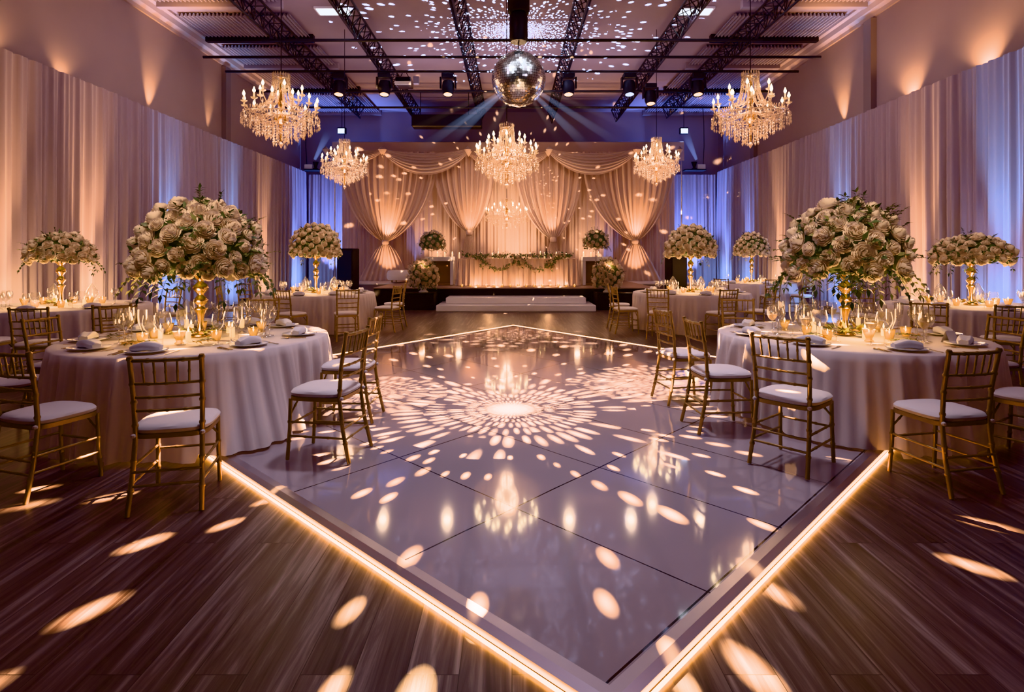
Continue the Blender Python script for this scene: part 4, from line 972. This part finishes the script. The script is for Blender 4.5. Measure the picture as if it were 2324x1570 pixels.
# ---------------------------------------------------------------- mirror-ball light: lamps with a dotted gobo
def gobo(nm, loc, energy, col, rings=.24, nd=30, r0=.06, rmax=2.2, da=.30, dk=.36, drop=.0, drop_far=.55, core=.05, up=False, seed=0.0, gain=1.0, fall=1.0, near_far=(.2,1.3), rot=None, jit=.0, shrink=.0, rmin=0.0, glow=1.6):
    o = lamp('SPOT', nm, loc, energy, col, 0.0, angle=176, blend=.0, rot=rot or ((pi,0,0) if up else (0,0,0)))
    d = o.data; d.use_nodes = True; nt = d.node_tree; L = nt.links.new; em = nt.nodes['Emission']
    tc = N(nt, 'ShaderNodeTexCoord'); sx = N(nt, 'ShaderNodeSeparateXYZ'); L(tc.outputs['Normal'], sx.inputs[0])
    az = mathn(nt, 'MAXIMUM', mathn(nt, 'ABSOLUTE', sx.outputs[2]), .02)
    px = mathn(nt, 'DIVIDE', sx.outputs[0], az); py = mathn(nt, 'DIVIDE', sx.outputs[1], az)
    r2 = mathn(nt, 'ADD', mathn(nt, 'MULTIPLY', px, px), mathn(nt, 'MULTIPLY', py, py)); r = mathn(nt, 'SQRT', r2)
    an = mathn(nt, 'MULTIPLY_ADD', mathn(nt, 'ARCTAN2', py, px), 1/(2*pi), .5)
    k = mathn(nt, 'DIVIDE', mathn(nt, 'LOGARITHM', mathn(nt, 'DIVIDE', mathn(nt, 'MAXIMUM', r, .004), r0), math.e), rings)
    kf = mathn(nt, 'FLOOR', k)
    a = mathn(nt, 'ADD', mathn(nt, 'MULTIPLY', an, nd), mathn(nt, 'MULTIPLY', kf, .5)); af = mathn(nt, 'FLOOR', a)
    aw = mathn(nt, 'MODULO', mathn(nt, 'ADD', af, 1000.0*1), 1e6)
    cv = N(nt, 'ShaderNodeCombineXYZ'); L(kf, cv.inputs[0]); L(af, cv.inputs[1]); cv.inputs[2].default_value = seed
    wn = N(nt, 'ShaderNodeTexWhiteNoise'); wn.noise_dimensions = '3D'; L(cv.outputs[0], wn.inputs['Vector'])
    sc_ = N(nt, 'ShaderNodeSeparateColor'); L(wn.outputs['Color'], sc_.inputs[0])
    fk = mathn(nt, 'SUBTRACT', mathn(nt, 'SUBTRACT', k, kf), .5); fa = mathn(nt, 'SUBTRACT', mathn(nt, 'SUBTRACT', a, af), .5)
    if jit:
        fk = mathn(nt, 'ADD', fk, mathn(nt, 'MULTIPLY_ADD', sc_.outputs[0], jit, -jit/2)); fa = mathn(nt, 'ADD', fa, mathn(nt, 'MULTIPLY_ADD', sc_.outputs[1], jit, -jit/2))
    size = mathn(nt, 'DIVIDE', mathn(nt, 'MULTIPLY_ADD', sc_.outputs[1], .5, .75), mathn(nt, 'MULTIPLY_ADD', mathn(nt, 'MULTIPLY', r2, r2), shrink, 1.0))
    ek = mathn(nt, 'DIVIDE', fk, mathn(nt, 'MULTIPLY', size, dk)); ea = mathn(nt, 'DIVIDE', fa, mathn(nt, 'MULTIPLY', size, da))
    d2 = mathn(nt, 'ADD', mathn(nt, 'MULTIPLY', ek, ek), mathn(nt, 'MULTIPLY', ea, ea))
    gs = mathn(nt, 'EXPONENT', mathn(nt, 'MULTIPLY', d2, -glow)); gs = mathn(nt, 'MULTIPLY', mathn(nt, 'SUBTRACT', gs, .04, clamp=True), 1.25)
    thr = N(nt, 'ShaderNodeMapRange'); thr.inputs[1].default_value = near_far[0]; thr.inputs[2].default_value = near_far[1]; thr.inputs[3].default_value = drop; thr.inputs[4].default_value = drop_far; L(r, thr.inputs[0])
    keep = mathn(nt, 'GREATER_THAN', sc_.outputs[2], thr.outputs[0]); lim = mathn(nt, 'MULTIPLY', mathn(nt, 'LESS_THAN', r, rmax), mathn(nt, 'GREATER_THAN', r, rmin))
    br_ = mathn(nt, 'MULTIPLY_ADD', sc_.outputs[0], .8, .4)
    v = mathn(nt, 'MULTIPLY', mathn(nt, 'MULTIPLY', gs, keep), mathn(nt, 'MULTIPLY', br_, lim))
    comp = mathn(nt, 'POWER', mathn(nt, 'ADD', r2, 1.0), fall); v = mathn(nt, 'MULTIPLY', v, comp)
    cr = N(nt, 'ShaderNodeMapRange'); cr.interpolation_type = 'SMOOTHSTEP'; cr.inputs[1].default_value = core*2.2; cr.inputs[2].default_value = core*.3; L(r, cr.inputs[0])
    v = mathn(nt, 'ADD', v, mathn(nt, 'MULTIPLY', cr.outputs[0], 1.8)); L(mathn(nt, 'MULTIPLY', v, gain), em.inputs['Strength'])
    return o
DOT = (1,.60,.34)
c = gp(1158,928,ZS); gobo('mirror_ball_spots', (c[0], c[1], 2.6), 12000*K, DOT, rings=.31, nd=50, r0=.05, rmax=.78, da=.31, dk=.44, fall=1.45, drop=.10, drop_far=.82, near_far=(.26,.62), shrink=6.0, jit=.3)
gobo('mirror_ball_spots', (c[0], c[1], 2.6), 15000*K, (1,.55,.25), rings=.12, nd=72, r0=.05, rmax=1.75, glow=2.6, da=.225, dk=.37, fall=1.35, drop=.70, drop_far=.77, near_far=(.5,1.5), shrink=.04, jit=.1, core=.001, seed=31, rmin=.50)
for px, py, e, rm, nd, sd in ((832,893,3000,.40,34,2),(1524,868,3400,.48,34,4),(1412,872,1700,.30,26,6)):
    c = gp(px,py,ZS); gobo('mirror_ball_spots', (c[0], c[1], 2.2), e*K, DOT, rings=.34, nd=nd, r0=.04, rmax=rm, da=.34, dk=.46, drop_far=.3, near_far=(.2,.5), seed=sd, jit=.2, core=.04)
c = gp(1160,762,ZS); gobo('mirror_ball_spots', (c[0], c[1], 2.2), 1500*K, DOT, rings=.3, nd=22, r0=.08, rmax=.8, drop_far=.6, near_far=(.1,.8), seed=7, core=.001, jit=.3, shrink=.8)
gobo('ceiling_sparkle', (atx(1180,15.8), 15.8, 6.0), 34000*K, (.50,.66,1), rings=.075, nd=96, r0=.1, rmax=3.0, da=.18, dk=.26, drop=.25, drop_far=.84, near_far=(.3,2.2), core=.001, up=True, fall=1.2, seed=9, jit=.6)
gobo('ball_sparkle', (bx, YBALL-.1, bz+1.2), 400*K, (.75,.85,1), rings=.12, nd=50, r0=.05, rmax=.5, da=.3, dk=.3, drop=.3, drop_far=.5, core=.001, seed=12, jit=.4)
gobo('wall_spots', (bx, YBALL+.9, bz-.2), 45000*K, (1,.60,.34), rings=.085, nd=80, r0=.06, rmax=.75, da=.15, dk=.27, drop=.84, drop_far=.93, near_far=(.1,.7), core=.001, fall=1.2, seed=15, jit=.5, rot=(radians(88),0,0))
# added unseen fills on the flower domes and a soft wash over the dance floor
for k in T:
    x, y = T[k][1], T[k][2]; lamp('SPOT', 'dome_fill', (x*.62, y-4.2, 5.6), (1900 if k in (1,2) else 1100)*K, (1,.74,.52), .12, target=(x, y, 1.6), angle=15 if k in (1,2) else 14)
lamp('SPOT', 'floor_wash', (.2, 6.0, 7.4), 1350*K, (.86,.80,1), .4, target=(.25, 4.9, 0), angle=62)
# ---------------------------------------------------------------- world and colour
w = bpy.data.worlds.new('hall'); SC.world = w; w.use_nodes = True; bg = w.node_tree.nodes['Background']; bg.inputs[0].default_value = (.52,.39,.48,1); bg.inputs[1].default_value = .065
SC.view_settings.view_transform = 'Khronos PBR Neutral'; SC.view_settings.look = 'None'; SC.view_settings.exposure = -.02
cy = SC.cycles; cy.max_bounces = 7; cy.diffuse_bounces = 3; cy.glossy_bounces = 4; cy.transparent_max_bounces = 24; cy.transmission_bounces = 3; cy.caustics_reflective = False; cy.caustics_refractive = False
cy.sample_clamp_indirect = 4.0; cy.sample_clamp_direct = 0; cy.use_denoising = True; cy.use_light_tree = True
# ---------------------------------------------------------------- self-glowing cones that stand in for beams in lit haze
def glow_haze_mat(nm, col, s):
    m, nt, out = nodes(nm); e = N(nt, 'ShaderNodeEmission'); e.inputs[0].default_value = rgb(*col)
    tc = N(nt, 'ShaderNodeTexCoord'); sx = N(nt, 'ShaderNodeSeparateXYZ'); nt.links.new(tc.outputs['Generated'], sx.inputs[0])
    f = mathn(nt, 'POWER', mathn(nt, 'SUBTRACT', 1.0, sx.outputs[2], clamp=True), 1.8); nt.links.new(mathn(nt, 'MULTIPLY', f, s), e.inputs[1])
    nt.links.new(e.outputs[0], out.inputs['Volume']); m.cycles.emission_sampling = 'NONE'; m.cycles.volume_step_rate = 1; return m
def beam(lab, p, q, r0, r1, mat):
    p, q = Vector(p), Vector(q); L_ = (q-p).length
    o = MB().lathe([(r0,0),(r1,L_)], 18, cap=True).build('glowing_haze_cone', mat, loc=p, rz=(q-p).to_track_quat('Z','Y').to_euler())
    tag(o, lab, 'light beam', 'beams of light in the haze', 'stuff')
HB, HW = glow_haze_mat('blue_glow_haze', (.50,.62,1), 1.9), glow_haze_mat('warm_glow_haze', (1,.82,.74), .55)
for i, (px, py, r1, m, ln) in enumerate(((1015,320,.16,HB,'strong'),(940,350,.12,HB,'second'),(880,320,.08,HW,'third'),(1090,345,.10,HW,'fourth'),(1345,345,.12,HB,'first'),(1420,335,.10,HB,'second'),(1290,350,.08,HW,'third'),(1480,310,.08,HW,'fourth'))):
    Y1 = YBALL+1.6; a = Vector((bx, YBALL, bz)); b = Vector((atx(px,Y1), Y1, atz(py,Y1))); d = (b-a).normalized()
    beam('soft beam of light in the haze, %s on the %s below the mirror ball' % (ln, 'left' if px < 1177 else 'right'), a+d*(br+.06), b, .035, r1, m)
HC = glow_haze_mat('corner_glow_haze', (.28,.42,1), 3.2)
for s, pf, pd in ((-1,(752,296),(718,372)),(1,(1548,296),(1577,376))):
    beam('bright blue beam rising from the uplight above the %s corner drape' % ('left' if s < 0 else 'right'), (atx(pd[0],23.3), 23.1, 5.40), (atx(pf[0],23.3), 23.1, atz(pf[1],23.3)), .06, .20, HC)
